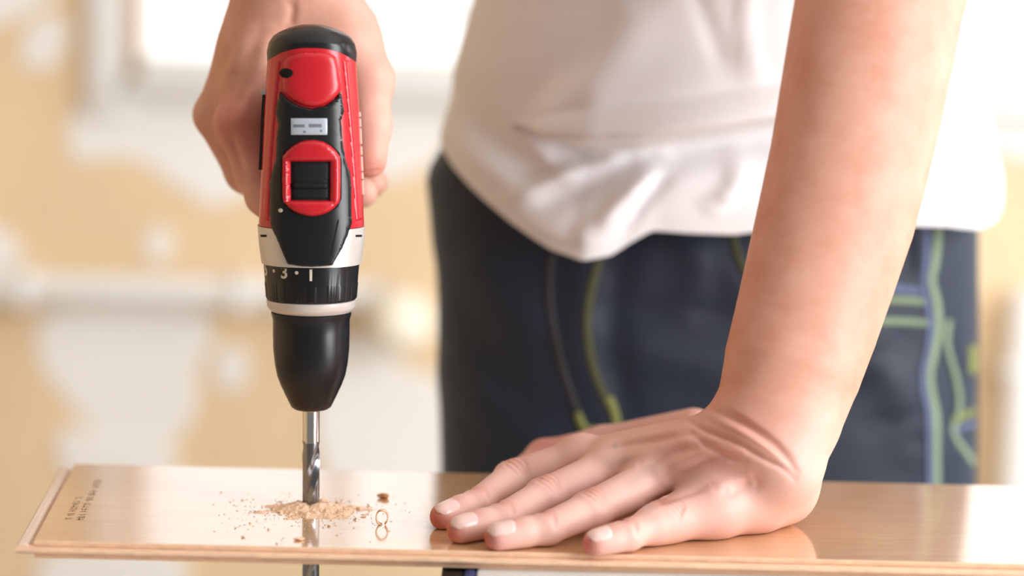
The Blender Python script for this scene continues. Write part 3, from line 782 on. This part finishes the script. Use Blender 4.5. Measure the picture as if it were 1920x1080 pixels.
# ---- left arm: hand flat on the plank, fingers to the left
FING = {
    'pinky': ([A3(1119, 1016, .0064), A3(1176, 1004, .0078), A3(1244, 976, .0108), A3(1345, 925, .0190)], [.0062, .0075, .0089, .0115]),
    'ring': ([A3(935, 1005, .0067), A3(1026, 991, .0084), A3(1108, 955, .0136), A3(1235, 897, .0240)], [.0065, .0080, .0093, .0120]),
    'middle': ([A3(864, 992, .0067), A3(945, 972, .0086), A3(1022, 930, .0146), A3(1148, 880, .0250)], [.0065, .0080, .0094, .0120]),
    'index': ([A3(831, 967, .0066), A3(896, 944, .0086), A3(962, 897, .0156), A3(1088, 862, .0260)], [.0063, .0078, .0094, .0118]),
}
THUMB = ([A3(985, 880, .0085), A3(1020, 858, .0120), A3(1130, 838, .0180), A3(1300, 815, .0300)], [.0080, .0098, .0115, .0150])
WRr, WRc, WRu = A3(1372, 812, .050), A3(1425, 840, .046), A3(1468, 880, .034)
HEEL = A3(1462, 912, .0200)
UL = [(A3(1232, 984, .0100), .0096), (A3(1340, 953, .0145), .0140), (A3(1415, 930, .0178), .0175), (HEEL, .0190)]     # outer edge of the palm
fdepth = lambda v: -0.020 + (830 - v) / 830 * 0.085
ARM = []
for v, l, r_ in ((820, 1352, 1556), (765, 1338, 1590), (680, 1352, 1625), (600, 1371, 1655), (500, 1393, 1690), (400, 1415, 1724), (300, 1436, 1750), (200, 1452, 1774), (100, 1468, 1796), (0, 1485, 1815), (-80, 1500, 1838)):
    y = fdepth(v); c = Py((l + r_) / 2, v, y); hwid = np.linalg.norm(Py(r_, v, y) - Py(l, v, y)) / 2 * 0.97
    ARM.append((c, hwid))
ARMD = (ARM[-1][0] - ARM[0][0]); ARMD /= np.linalg.norm(ARMD)
ANORM = np.array([-0.15, 1, 0.0]); ANORM -= ARMD * (ANORM @ ARMD); ANORM /= np.linalg.norm(ANORM)
def left_arm(P):
    fa = None
    for (a, ra), (b, rb_) in zip(ARM[:-1], ARM[1:]):
        e = rc(P, a, b, ra, rb_, ANORM, .80); fa = e if fa is None else np.minimum(fa, e)
    low = P[:, 2] < .105
    if low.any(): fa[low] = np.maximum(smin(left_hand(P[low]), fa[low], .016), .0002 - P[low][:, 2])
    return fa
def left_hand(P):
    d = rc(P, WRr, FING['index'][0][3], .0125, .0105)
    for a, b, ra, rb_ in ((WRc * .6 + WRr * .4, FING['middle'][0][3], .0135, .0112), (WRc * .7 + WRu * .3, FING['ring'][0][3], .0135, .0110), (WRu, FING['pinky'][0][3], .0130, .0100),
                          (UL[0][0], UL[1][0], UL[0][1], UL[1][1]), (UL[1][0], UL[2][0], UL[1][1], UL[2][1]), (UL[2][0], HEEL, UL[2][1], UL[3][1]), (HEEL, A3(1330, 880, .018), .0170, .0160), (A3(1330, 880, .018), A3(1180, 868, .018), .0150, .0120),
                          (A3(1410, 865, .020), A3(1260, 905, .015), .017, .012)):
        d = smin(d, rc(P, a, b, ra, rb_), .010)
    f = None
    for k in ('pinky', 'ring', 'middle', 'index'):
        p, r_ = FING[k]; e = chain(P, p, r_, .0035)
        e = smin(e, rc(P, p[0] + np.array([0, 0, -.0008]), p[1] * .5 + p[0] * .5, r_[0] * .96, r_[1] * .9), .003)      # pad
        e = smin(e, rc(P, p[2], p[2], r_[2] * 1.01, r_[2] * 1.01), .004)                                              # middle joint
        f = e if f is None else smin(f, e, .0012)
    d = smin(d, f, .0065)
    for k, up_ in (('index', .006), ('middle', .006), ('ring', .0058)):                              # knuckles
        p = FING[k][0][3] + np.array([0, 0, up_ * .35]); d = smin(d, rc(P, p, p, .0108, .0108), .006)
    d = smin(d, chain(P, THUMB[0], THUMB[1], .005), .008)
    return smin(d, rc(P, WRu, WRu + np.array([.004, .008, .02]), .016, .014), .012)
allp = np.array([p for k in FING.values() for p in k[0]] + [THUMB[0][0], WRr, WRu, HEEL] + [a for a, _ in ARM])
LP, LQ = mesh_sdf(left_arm, allp.min(0) - np.array([.02, .05, .0]) * 1.0 - np.array([0, 0, .012]), allp.max(0) + np.array([.065, .05, .004]), .0009)
LP = relax(LP, LQ, 3, 0.5); LN = vnormals(LP, LQ)
NEAR = (A3(1300, 880, .03), 0.16)
for poly, wd, dp in (([(1335, 768), (1385, 791), (1433, 822), (1469, 853), (1492, 884)], 7, .0019),
                     ([(1291, 791), (1330, 811), (1380, 830), (1427, 858), (1469, 880), (1490, 900)], 6, .0015),
                     ([(1360, 768), (1405, 795), (1450, 826), (1484, 860)], 6, .0010),
                     ([(1297, 815), (1330, 838), (1362, 855), (1395, 868)], 7, .0013),
                     ([(1345, 790), (1392, 812), (1445, 845), (1480, 872)], 5, -.0006),
                     ([(1205, 872), (1232, 862), (1262, 846), (1300, 838)], 8, .0016),
                     ([(1258, 899), (1290, 884), (1320, 866), (1352, 858)], 8, .0014),
                     ([(1215, 945), (1260, 931), (1300, 920), (1330, 908)], 8, .0014),
                     ([(1110, 845), (1150, 838), (1200, 830), (1260, 822)], 8, .0014),
                     ([(1150, 868), (1210, 850), (1270, 832), (1340, 822)], 9, -.0013),
                     ([(1235, 885), (1290, 862), (1345, 846), (1390, 845)], 9, -.0012),
                     ([(1100, 850), (1170, 832), (1250, 812), (1320, 800)], 9, -.0012),
                     ([(1340, 918), (1370, 905), (1400, 900)], 12, -.0010),
                     ([(1368, 920), (1392, 912), (1412, 908)], 12, .0012)):
    groove(LP, LN, poly, wd, dp, NEAR)
# wrinkles across the finger joints
def joint_wrinkles(P, Nn, c, ax, r_, n_, gap, dp, wid):
    ax = ax / np.linalg.norm(ax); q = P - c; t = q @ ax
    rad = np.linalg.norm(q - np.outer(t, ax), axis=1)
    m_ = (np.abs(t) < .012) & (rad < r_ * 1.5) & (Nn[:, 2] > 0.05)
    I = np.nonzero(m_)[0]; g = np.zeros(len(I))
    lat = Nn[I] @ np.cross(ax, [0, 0, 1.])
    for k in range(n_):
        o_ = (k - (n_ - 1) / 2) * gap
        g += np.exp(-((t[I] - o_ * (1 - .25 * lat ** 2) - .0006 * np.sin(lat * 5 + k)) / wid) ** 2) * (1 - .35 * abs(k - (n_ - 1) / 2))
    g *= np.clip(Nn[I][:, 2] * 1.6, 0, 1)
    P[I] -= Nn[I] * (g * dp)[:, None]
for k, (p, r_) in FING.items():
    joint_wrinkles(LP, LN, p[2] + np.array([0, 0, .002]), p[1] - p[3], r_[2], 4, .0026, .0010, .0009)
    joint_wrinkles(LP, LN, p[1] + np.array([0, 0, .001]), p[0] - p[2], r_[1], 3, .0019, .0008, .0008)
LN = vnormals(LP, LQ)
flush = np.zeros(len(LP)); vein = np.zeros(len(LP))
for k, (p, r_) in FING.items():
    d_ = (p[0] - p[1]) / np.linalg.norm(p[0] - p[1])
    tip = np.linalg.norm(LP - (p[0] + d_ * .006), axis=1); flush = np.maximum(flush, .95 * np.exp(-(tip / .0085) ** 2))
    flush = np.maximum(flush, .38 * np.exp(-(np.linalg.norm(LP - (p[0] - d_ * .0085 + np.array([0, -.002, .006])), axis=1) / .0045) ** 2))
    for j, s_ in ((1, .34), (2, .50)):
        flush = np.maximum(flush, s_ * np.exp(-(np.linalg.norm(LP - (p[j] + np.array([0, 0, .008])), axis=1) / .007) ** 2))
flush = np.maximum(flush, .40 * np.exp(-(np.linalg.norm(LP - A3(1330, 820, .055), axis=1) / .030) ** 2))
flush = np.maximum(flush, .35 * np.exp(-(np.linalg.norm(LP - A3(1388, 912, .036), axis=1) / .008) ** 2))
flush = np.maximum(flush, .55 * np.exp(-(np.linalg.norm(LP - (THUMB[0][1] + np.array([0, -.005, .008])), axis=1) / .018) ** 2))
q = proj(LP)
for poly, wd in (([(1185, 905), (1200, 893), (1225, 882)], 12), ([(1262, 918), (1285, 906), (1305, 898)], 12), ([(1150, 868), (1175, 862)], 9)):
    vein = np.maximum(vein, .30 * np.exp(-(seg_dist(q, np.array(poly, float)) / wd) ** 2) * (np.linalg.norm(LP - NEAR[0], axis=1) < .12))
vein = np.maximum(vein, .5 * np.exp(-(np.linalg.norm(q - np.array([1154, 836]), axis=1) / 5.5) ** 2) * (np.linalg.norm(LP - NEAR[0], axis=1) < .12))

# ---- right arm: fist round the grip behind the drill
B3 = lambda u, v, y: Py(u, v, y)
RIDX = ([B3(446, 232, .050), B3(476, 322, .046), B3(491, 372, .040), B3(500, 388, .036)], [.0125, .0098, .0080, .0070])
RMID = ([B3(404, 216, .078), B3(458, 326, .080), B3(520, 372, .092), B3(600, 380, .098), B3(680, 362, .096)], [.0118, .0098, .0090, .0085, .0085])
RTH = ([B3(640, 60, .070), B3(687, 150, .060), B3(693, 235, .052), B3(692, 300, .048)], [.0170, .0128, .0112, .0098])
RW = B3(556, -20, .085)
relb = np.array([-.075, .205, .470]); 
RARM = [(RW, .0300, .80), (RW * .55 + relb * .45, .036, .88), (relb, .043, .95)]
def right_arm(P):
    d = rc(P, RW, B3(500, 90, .075), .026, .024)
    for a, b, ra, rb_ in ((B3(520, 60, .075), RIDX[0][0], .020, .0115), (B3(490, 80, .085), RMID[0][0], .021, .0118), (B3(560, 60, .080), B3(620, 90, .074), .023, .020),
                          (B3(620, 90, .074), RTH[0][1], .018, .0125), (B3(560, 70, .082), B3(520, 210, .092), .022, .020), (B3(500, 150, .070), B3(455, 240, .068), .015, .011),
                          (B3(640, 120, .082), B3(640, 230, .092), .020, .016)):
        d = smin(d, rc(P, a, b, ra, rb_), .014)
    d = smin(d, rc(P, RW, RTH[0][0], .024, RTH[1][0]), .016)
    d = smin(d, chain(P, RTH[0], RTH[1], .006), .010)
    d = smin(d, chain(P, RIDX[0], RIDX[1], .005), .006)
    d = smin(d, chain(P, RMID[0], RMID[1], .005), .004)
    for off in (.017, .034):                                                    # ring and little finger curl behind the middle finger
        o_ = np.array([.004, off, .004])
        d = smin(d, chain(P, [p + o_ for p in RMID[0]], [r_ * .95 for r_ in RMID[1]], .005), .003)
    for (a, ra, s1), (b, rb_, s2) in zip(RARM[:-1], RARM[1:]):
        d = smin(d, rc(P, a, b, ra, rb_), .018)
    return d
allr = np.array(RIDX[0] + RMID[0] + RTH[0] + [RW, relb])
RP, RQ = mesh_sdf(right_arm, allr.min(0) - .03, allr.max(0) + np.array([.035, .075, .05]), .0013)
RP = relax(RP, RQ, 3, 0.5); RN = vnormals(RP, RQ)
RNEAR = (B3(480, 200, .06), .14)
for poly, wd, dp in (([(505, 60), (488, 120), (470, 170), (452, 215)], 13, -.0022),
                     ([(470, 60), (440, 120), (415, 175)], 12, -.0016),
                     ([(500, 118), (478, 148), (455, 175), (438, 210)], 10, .0018),
                     ([(436, 150), (424, 190), (420, 225)], 12, .0015),
                     ([(430, 250), (442, 285), (456, 325)], 9, .0018),
                     ([(545, 0), (548, 20), (542, 50)], 9, .0016),
                     ([(684, 325), (700, 322), (716, 318)], 5, .0010), ([(682, 312), (700, 310), (718, 306)], 4, .0006)):
    groove(RP, RN, poly, wd, dp, RNEAR)
rfl = .5 * np.exp(-(np.linalg.norm(RP - B3(440, 225, .045), axis=1) / .020) ** 2)
rfl = np.maximum(rfl, .4 * np.exp(-(np.linalg.norm(RP - B3(700, 320, .045), axis=1) / .012) ** 2))

# ---- trunk, shoulders and upper arms (mostly inside the clothes)
lsh = np.array([.355, .300, .610]); rsh = np.array([.070, .340, .610])
lelb = ARM[-1][0]
def trunk(P):
    c0, c1, c2 = np.array([.230, .350, .12]), np.array([.225, .345, .36]), np.array([.215, .330, .57])
    nn = np.array([.3, -1, .0])
    d = rc(P, c0, c1, .125, .130, nn, .62)
    d = smin(d, rc(P, c1, c2, .130, .125, nn, .66), .04)
    d = smin(d, rc(P, lsh, rsh, .055, .055), .05)
    d = smin(d, rc(P, c2, c2 + np.array([0, -.01, .13]), .055, .052), .03)
    d = smin(d, rc(P, lsh, lelb + np.array([.004, .004, .012]), .052, .0445), .03)
    d = smin(d, rc(P, rsh, relb, .050, .0425), .03)
    return d
TP, TQ = mesh_sdf(trunk, (-.16, .05, -.02), (.52, .52, .80), .006, .03)
TP = relax(TP, TQ, 2, .5)
person = empty('person', 'person in white t-shirt and navy work trousers drilling through the plank', 'person', (.23, .34, FLOOR))
BP = np.concatenate([LP, RP, TP]); nL, nR = len(LP), len(RP)
BQ = np.concatenate([LQ, RQ + nL, TQ + nL + nR])
me = bpy.data.meshes.new('body'); me.vertices.add(len(BP)); me.vertices.foreach_set('co', (BP - np.array(person.location)).astype(np.float32).ravel())
me.loops.add(BQ.size); me.loops.foreach_set('vertex_index', BQ.astype(np.int32).ravel())
me.polygons.add(len(BQ)); me.polygons.foreach_set('loop_start', (np.arange(len(BQ)) * 4).astype(np.int32))
me.update(calc_edges=True); me.validate()
pale = np.concatenate([.70 * np.clip((.075 - LP[:, 2]) / .045, 0, 1), .25 * np.clip((RP[:, 0] + .01) / .03, 0, 1), np.zeros(len(TP))])  # light painted as paler skin: left hand and right thumb side
for nm, arr in (('pale', pale), ('flush', np.concatenate([flush, rfl, np.zeros(len(TP))])), ('vein', np.concatenate([vein, np.zeros(len(RP) + len(TP))]))):
    a = me.attributes.new(nm, 'FLOAT', 'POINT'); a.data.foreach_set('value', arr.astype(np.float32))
body = link('body', me, M['skin'], person)
PINV = Matrix.Translation(-Vector(person.location))
BVH_L = BVHTree.FromPolygons([tuple(p) for p in LP], [tuple(map(int, q_)) for q_ in LQ])

# fingernails: curved plates set into the fingertips
def nail(p, r_, wdeg, length, tilt=0.0, shift=0.0):
    ax = Vector(p[0] - p[1]).normalized()                          # towards the tip
    up_ = Vector((0, 0, 1)); up_ = (up_ - ax * up_.dot(ax)).normalized()
    up_ = Matrix.Rotation(tilt, 3, ax) @ up_; sd = ax.cross(up_)
    V, Fc = [], []; nu, nv = 12, 14
    c = Vector(p[0]) + ax * shift
    for j in range(nv + 1):
        t = j / nv; s_ = -length * .62 + length * t
        end = 1 - max(0, (t - .80) / .20) ** 2 * .42; base = 1 - max(0, (.22 - t) / .22) ** 2 * .30
        for i in range(nu + 1):
            a = math.radians(wdeg) * (i / nu * 2 - 1) * end * base
            dirv = up_ * math.cos(a) + sd * math.sin(a)
            o_ = c + ax * (s_ - .0010 * (1 - abs(i / nu * 2 - 1) ** 2) * (-1 if t > .5 else 1) * (1 if t > .7 or t < .3 else 0) * abs(t - .5) * 2)
            h = BVH_L.ray_cast(o_ + dirv * (r_ + .0035), -dirv, .02)
            pt = h[0] if h[0] is not None else o_ + dirv * r_
            edge = max(abs(i / nu * 2 - 1) ** 4, (1 - min(1, t / .10)) ** 2)
            lift = .00045 * (1 - edge) + (-.0002) * edge + .0004 * max(0, (t - .75) / .25)
            V.append(Vector(pt) + dirv * lift)
    # smooth the sampled heights a little along the nail
    for j in range(nv):
        for i in range(nu):
            a = j * (nu + 1) + i; Fc.append((a, a + 1, a + nu + 2, a + nu + 1))
    for _ in range(3):
        W_ = [v.copy() for v in V]
        for j in range(1, nv):
            for i in range(1, nu):
                a = j * (nu + 1) + i; V[a] = (W_[a] * 2 + W_[a - 1] + W_[a + 1] + W_[a - nu - 1] + W_[a + nu + 1]) / 6
    o = pyd('fingernail', [PINV @ v for v in V], Fc, M['nail'], body)
    md = o.modifiers.new('thickness', 'SOLIDIFY'); md.thickness = .0006; md.offset = -1
    return o
for k, wd, ln, tl, sh_ in (('pinky', 54, .0104, -.42, .0008), ('ring', 56, .0125, -.45, .0008), ('middle', 56, .0124, -.42, .0008), ('index', 56, .0120, -.36, .0004)):
    nail(FING[k][0], FING[k][1][0], wd, ln, tl, sh_)

# ---- trousers: a loft that follows the outline, with soft folds
YT = 0.335
def bump_lines(P, Nn, folds):
    q_ = proj(P); out = np.zeros(len(P))
    for poly, wd, amp in folds:
        c_ = catmull(poly, 5, closed=False); d_ = seg_dist(q_, c_)
        e = np.minimum(np.linalg.norm(q_ - c_[0], axis=1), np.linalg.norm(q_ - c_[-1], axis=1)); L_ = np.linalg.norm(c_[0] - c_[-1])
        out += amp * np.exp(-(d_ / wd) ** 2) * np.clip(.25 + e / (.3 * L_), 0, 1)
    return out
TV = np.array([150, 255, 320, 345, 400, 470, 600, 750, 890, 1000, 1080], float)
TL = np.array([880, 846, 808, 802, 808, 816, 822, 826, 829, 836, 846], float)
TR = np.array([1815, 1825, 1832, 1834, 1836, 1836, 1836, 1834, 1832, 1826, 1818], float)
vv = np.linspace(150, 1080, 150); seg = 200
a = np.linspace(0, 2 * math.pi, seg, endpoint=False); ca, sa = np.cos(a), np.sin(a); pw = 2 / 2.5
VT = []
for v in vv:
    l, r_ = np.interp(v, TV, TL), np.interp(v, TV, TR)
    A, Bp = Py(l, v, YT), Py(r_, v, YT); c = (A + Bp) / 2; W_ = (Bp[0] - A[0]) / 2
    b_ = .112 + .008 * np.clip((v - 300) / 500, 0, 1)
    VT.append(np.stack([c[0] + W_ * np.sign(ca) * np.abs(ca) ** pw, YT + b_ * np.sign(sa) * np.abs(sa) ** pw + .02 * ca, np.full(seg, c[2])], 1))
VT = np.concatenate(VT); n_r = len(vv)
FT = np.array([(i * seg + k, (i + 1) * seg + k, (i + 1) * seg + (k + 1) % seg, i * seg + (k + 1) % seg) for i in range(n_r - 1) for k in range(seg)])
NT = vnormals(VT, FT)
if (NT[:, 1] * (VT[:, 1] - YT)).sum() < 0: FT = FT[:, ::-1]; NT = -NT
front = np.clip((YT + .03 - VT[:, 1]) / .06, 0, 1)
fold = bump_lines(VT, NT, [([(1090, 640), (1220, 665), (1340, 690), (1400, 700)], 38, .005), ([(1130, 500), (1250, 480), (1380, 500)], 45, .004), ([(1150, 590), (1260, 580), (1390, 590)], 26, -.005),
    ([(860, 450), (950, 560), (1030, 660)], 40, .006), ([(830, 520), (900, 640), (960, 760)], 35, -.004), ([(860, 700), (960, 800), (1060, 850)], 40, .006),
    ([(1620, 640), (1680, 720), (1720, 830)], 40, .008), ([(1570, 760), (1620, 690), (1690, 650)], 24, -.006), ([(1640, 800), (1740, 770)], 20, -.003), ([(1700, 420), (1706, 470), (1698, 530)], 10, -.010),
    ([(1735, 420), (1745, 560), (1740, 720), (1745, 900)], 14, .003), ([(1775, 640), (1788, 740), (1780, 830)], 12, -.004), ([(1100, 460), (1085, 620), (1120, 760)], 24, .005), ([(1175, 440), (1150, 620), (1180, 800)], 24, -.005),
    ([(1290, 440), (1310, 520), (1290, 580)], 26, .005), ([(1385, 500), (1400, 540), (1410, 560)], 20, .008)])
VT = VT + NT * (.65 * fold * front)[:, None]
nTv = len(VT); legV, legF = [VT], [FT]
# two legs carry on to the floor
base_z = VT[-1, 2]; cxm = VT[-seg:, 0].mean()
for sx in (-1, 1):
    s2 = 40; b2 = np.linspace(0, 2 * math.pi, s2, endpoint=False); rws = []
    for z, rr_ in ((base_z + .02, .088), (base_z - .25, .082), (-.62, .072), (FLOOR + .002, .070)):
        rws.append(np.stack([cxm + sx * .088 + rr_ * np.cos(b2), YT + rr_ * 1.15 * np.sin(b2), np.full(s2, z)], 1))
    st = sum(map(len, legV)); legV.append(np.concatenate(rws))
    legF.append(np.array([(st + i * s2 + k, st + (i + 1) * s2 + k, st + (i + 1) * s2 + (k + 1) % s2, st + i * s2 + (k + 1) % s2) for i in range(3) for k in range(s2)])[:, ::-1])
ploc = np.array(person.location)
VA = np.concatenate(legV); FA = np.concatenate(legF)
trousers = pyd('trousers', VA - ploc, [tuple(map(int, f)) for f in FA], M['navy'], person)
trousers['label'] = 'navy work trousers with green and lilac seams'
BVH_T = BVHTree.FromPolygons([tuple(p) for p in VT], [tuple(map(int, f)) for f in FT])
def strip(name, poly, width, m, lift=.0012, ribs=0, closed=False):
    """a sewn tape following the cloth"""
    c_ = catmull(poly, 8, closed=False); V, Fc = [], []; keep = []
    d_ = np.gradient(c_, axis=0); d_ /= np.linalg.norm(d_, axis=1)[:, None]
    wv = np.stack([-d_[:, 1], d_[:, 0]], 1) * width / 2
    rows = []
    for p_, w_ in zip(c_, wv):
        rw = []
        for t in (-1, -.5, 0, .5, 1):
            uv = p_ + w_ * t; rd = ray(*uv); h = BVH_T.ray_cast(Vector(CAM), Vector(rd).normalized())
            if h[0] is None: rw = None; break
            rw.append(np.array(h[0] - Vector(rd).normalized() * (lift * (1 - .6 * t * t))))
        if rw: rows.append(rw)
    if len(rows) < 2: return None
    # tape edges tucked back into the cloth
    for rw in rows:
        V += [rw[0] + (rw[2] - CAM) * .0016] + rw + [rw[4] + (rw[2] - CAM) * .0016]
    for i in range(len(rows) - 1):
        for k in range(6): Fc.append((i * 7 + k, i * 7 + k + 1, (i + 1) * 7 + k + 1, (i + 1) * 7 + k))
    bm = bmesh.new(); vs_ = [bm.verts.new(v - ploc) for v in V]
    for f in Fc: bm.faces.new([vs_[k] for k in f])
    return from_bm(name, bm, m, trousers)
strip('fly_stitching', [(1042, 440), (1031, 500), (1030, 560), (1040, 630), (1060, 710), (1082, 770), (1098, 806)], 13, M['stitch_dark'])
strip('fly_stitching', [(1142, 430), (1122, 490), (1105, 560), (1101, 620), (1112, 690), (1134, 745), (1152, 775), (1158, 800)], 17, M['stitch_olive'])
strip('bar_tack', [(1140, 745), (1150, 768), (1157, 800)], 17, M['stitch_yellow'], .0022)
strip('bar_tack', [(1082, 775), (1096, 804), (1118, 806)], 15, M['stitch_yellow'], .0022)
strip('pocket_tape', [(1386, 380), (1377, 420), (1378, 460), (1392, 500), (1410, 520)], 16, M['stitch_olive'])
strip('pocket_tape', [(1420, 385), (1413, 420), (1412, 450)], 13, M['stitch_olive'])
strip('seam_tape', [(1759, 395), (1759, 440), (1753, 495), (1747, 525), (1757, 570), (1760, 615), (1752, 660), (1744, 700), (1747, 735), (1755, 775), (1756, 830), (1757, 915)], 14, M['stitch_green'])
strip('seam_tape', [(1736, 395), (1737, 440), (1736, 490), (1732, 525), (1739, 570), (1744, 615), (1738, 660), (1731, 700), (1733, 735), (1741, 775), (1742, 830), (1744, 915)], 12, M['stitch_lilac'])
strip('seam_tape', [(1780, 600), (1776, 640), (1782, 670), (1793, 710), (1799, 750), (1796, 785), (1788, 805), (1798, 830), (1815, 852), (1828, 872)], 11, M['stitch_green'])
strip('pocket_edge', [(1655, 541), (1690, 542), (1728, 548)], 14, M['stitch_lilac'])
strip('pocket_edge', [(1655, 562), (1690, 563), (1734, 566)], 13, M['stitch_green'])
strip('pocket_edge', [(1640, 602), (1690, 603), (1741, 606)], 13, M['stitch_green'])
strip('pocket_tape', [(1786, 790), (1805, 782), (1831, 768)], 12, M['stitch_yellow'])
strip('pocket_tape', [(1790, 808), (1810, 800), (1830, 794)], 9, M['stitch_lilac'])
strip('seam_tag', [(1824, 648), (1825, 675), (1824, 700)], 16, M['stitch_yellow'])

# ---- t-shirt: loft down to a wavy hem, with the slack gathered in folds
YS = 0.330
SV = np.array([-620, -480, -300, -150, 0, 60, 130, 220, 260, 320, 400, 470], float)
SL = np.array([1080, 930, 900, 905, 900, 882, 863, 851, 848, 846, 850, 856], float)
SR = np.array([1600, 1800, 1850, 1845, 1836, 1838, 1840, 1846, 1850, 1856, 1852, 1846], float)
HU = np.array([846, 856, 880, 930, 980, 1040, 1090, 1130, 1160, 1195, 1250, 1330, 1420, 1500, 1600, 1700, 1765, 1800, 1840, 1858], float)
HVv = np.array([250, 275, 303, 347, 387, 426, 443, 436, 416, 396, 400, 403, 391, 388, 392, 400, 410, 402, 368, 335], float)
seg = 320; a = np.linspace(0, 2 * math.pi, seg, endpoint=False); ca, sa = np.cos(a), np.sin(a); pw = 2 / 2.3
nt_ = 190; tt = np.linspace(0, 1, nt_) ** 1.25
def shirt_pt(v, ca_, sa_):
    l, r_ = np.interp(v, SV, SL), np.interp(v, SV, SR)
    u = (l + r_) / 2 + (r_ - l) / 2 * np.sign(ca_) * np.abs(ca_) ** pw
    y = YS + .128 * np.sign(sa_) * np.abs(sa_) ** pw + .02 * ca_
    return u, y
VS = np.zeros((nt_, seg, 3))
for k in range(seg):
    u_, y_ = shirt_pt(300, ca[k], sa[k])
    vh = np.interp(u_, HU, HVv) if sa[k] < 0 else np.interp(u_, [846, 1858], [262, 340])
    vr = vh + (-620 - vh) * tt
    for i in range(nt_):
        u2, y2 = shirt_pt(vr[i], ca[k], sa[k])
        p_ = Py(u2, vr[i], YS); VS[i, k] = (p_[0] + 0, y2, p_[2])
VS = VS.reshape(-1, 3)
FS = np.array([(i * seg + k, i * seg + (k + 1) % seg, (i + 1) * seg + (k + 1) % seg, (i + 1) * seg + k) for i in range(nt_ - 1) for k in range(seg)])
NS = vnormals(VS, FS)
if (NS[:, 1] * (VS[:, 1] - YS)).sum() < 0: FS = FS[:, ::-1]; NS = -NS
frs = np.clip((YS + .02 - VS[:, 1]) / .06, 0, 1); qs = proj(VS)
# the big overhanging fold that runs from the belly to the arm
uu, v_ = qs[:, 0], qs[:, 1]
lowl = np.interp(uu, [980, 1005, 1040, 1100, 1200, 1300, 1460, 1600, 1750], [238, 246, 262, 275, 270, 255, 228, 212, 205])
topl = np.interp(uu, [980, 1005, 1060, 1100, 1200, 1300, 1460, 1600, 1750], [232, 222, 212, 204, 192, 178, 150, 140, 140])
tp = (v_ - topl) / np.maximum(lowl - topl, 4)
ampf = np.interp(uu, [960, 1000, 1040, 1120, 1500, 1680, 1780], [0, .006, .022, .030, .030, .016, 0])
prof_ = np.where(tp < 0, np.exp(-(tp / .95) ** 2) * .55, np.where(tp < .75, .55 + .45 * np.sin(np.clip(tp / .75, 0, 1) * math.pi / 2), np.clip(1 - (tp - .75) / .32, 0, 1) ** .8))
under_ = np.where(tp > 1.05, -.65 * np.exp(-((tp - 1.35) / .45) ** 2), 0)
df = ampf * (prof_ + under_)
df += bump_lines(VS, NS, [([(995, 365), (1040, 335), (1110, 310), (1190, 292)], 17, .009), ([(1000, 392), (1060, 372), (1120, 345), (1175, 318)], 15, -.006),
    ([(1120, 432), (1160, 385), (1200, 340), (1240, 305)], 20, .009), ([(1175, 415), (1210, 370), (1255, 320)], 13, -.006),
    ([(1335, 380), (1375, 345), (1385, 290)], 16, .006), ([(870, 190), (930, 260), (1000, 310), (1080, 350)], 26, -.006), ([(880, 260), (960, 330), (1060, 400)], 22, .004),
    ([(1215, -20), (1150, 110), (1080, 210)], 45, .006), ([(1400, -40), (1395, 60), (1405, 150)], 14, .004), ([(1290, -40), (1330, 60), (1350, 140)], 16, -.003),
    ([(1760, 290), (1785, 310), (1805, 322)], 12, -.006), ([(1740, 230), (1790, 250), (1830, 255)], 25, .004)])
hemd = np.interp(uu, [860, 950, 1050, 1110, 1170, 1230, 1400], [.004, .010, .018, .022, .010, .006, .008]) * np.clip((v_ - (np.interp(uu, HU, HVv) - 120)) / 120, 0, 1) ** 1.3
VS = VS + NS * ((df + hemd) * frs)[:, None] + NS * .004
sv, sf = [VS], [FS]
# short sleeves round the upper arms
for shp, elb, rr0, rr1 in ((lsh, lelb, .072, .068), (rsh, relb, .070, .066)):
    ax_ = Vector(elb - shp); L_ = ax_.length; ax_.normalize(); e1 = ax_.orthogonal().normalized(); e2 = ax_.cross(e1); s2 = 48
    st = sum(map(len, sv)); rows = []
    for t in np.linspace(-.05, .58, 14):
        r_ = rr0 + (rr1 - rr0) * t
        rows.append(np.array([np.array(Vector(shp) + ax_ * (t * L_) + (e1 * math.cos(b) + e2 * math.sin(b)) * r_ * (1 + .03 * math.sin(5 * b + 9 * t))) for b in np.linspace(0, 2 * math.pi, s2, endpoint=False)]))
    sv.append(np.concatenate(rows))
    sf.append(np.array([(st + i * s2 + k, st + i * s2 + (k + 1) % s2, st + (i + 1) * s2 + (k + 1) % s2, st + (i + 1) * s2 + k) for i in range(13) for k in range(s2)]))
shirt = pyd('t_shirt', np.concatenate(sv) - ploc, [tuple(map(int, f)) for f in np.concatenate(sf)], M['shirt'], person)
shirt['label'] = 'white cotton t-shirt with slack folds at the waist'
md = shirt.modifiers.new('cloth_thickness', 'SOLIDIFY'); md.thickness = .0016; md.offset = -1
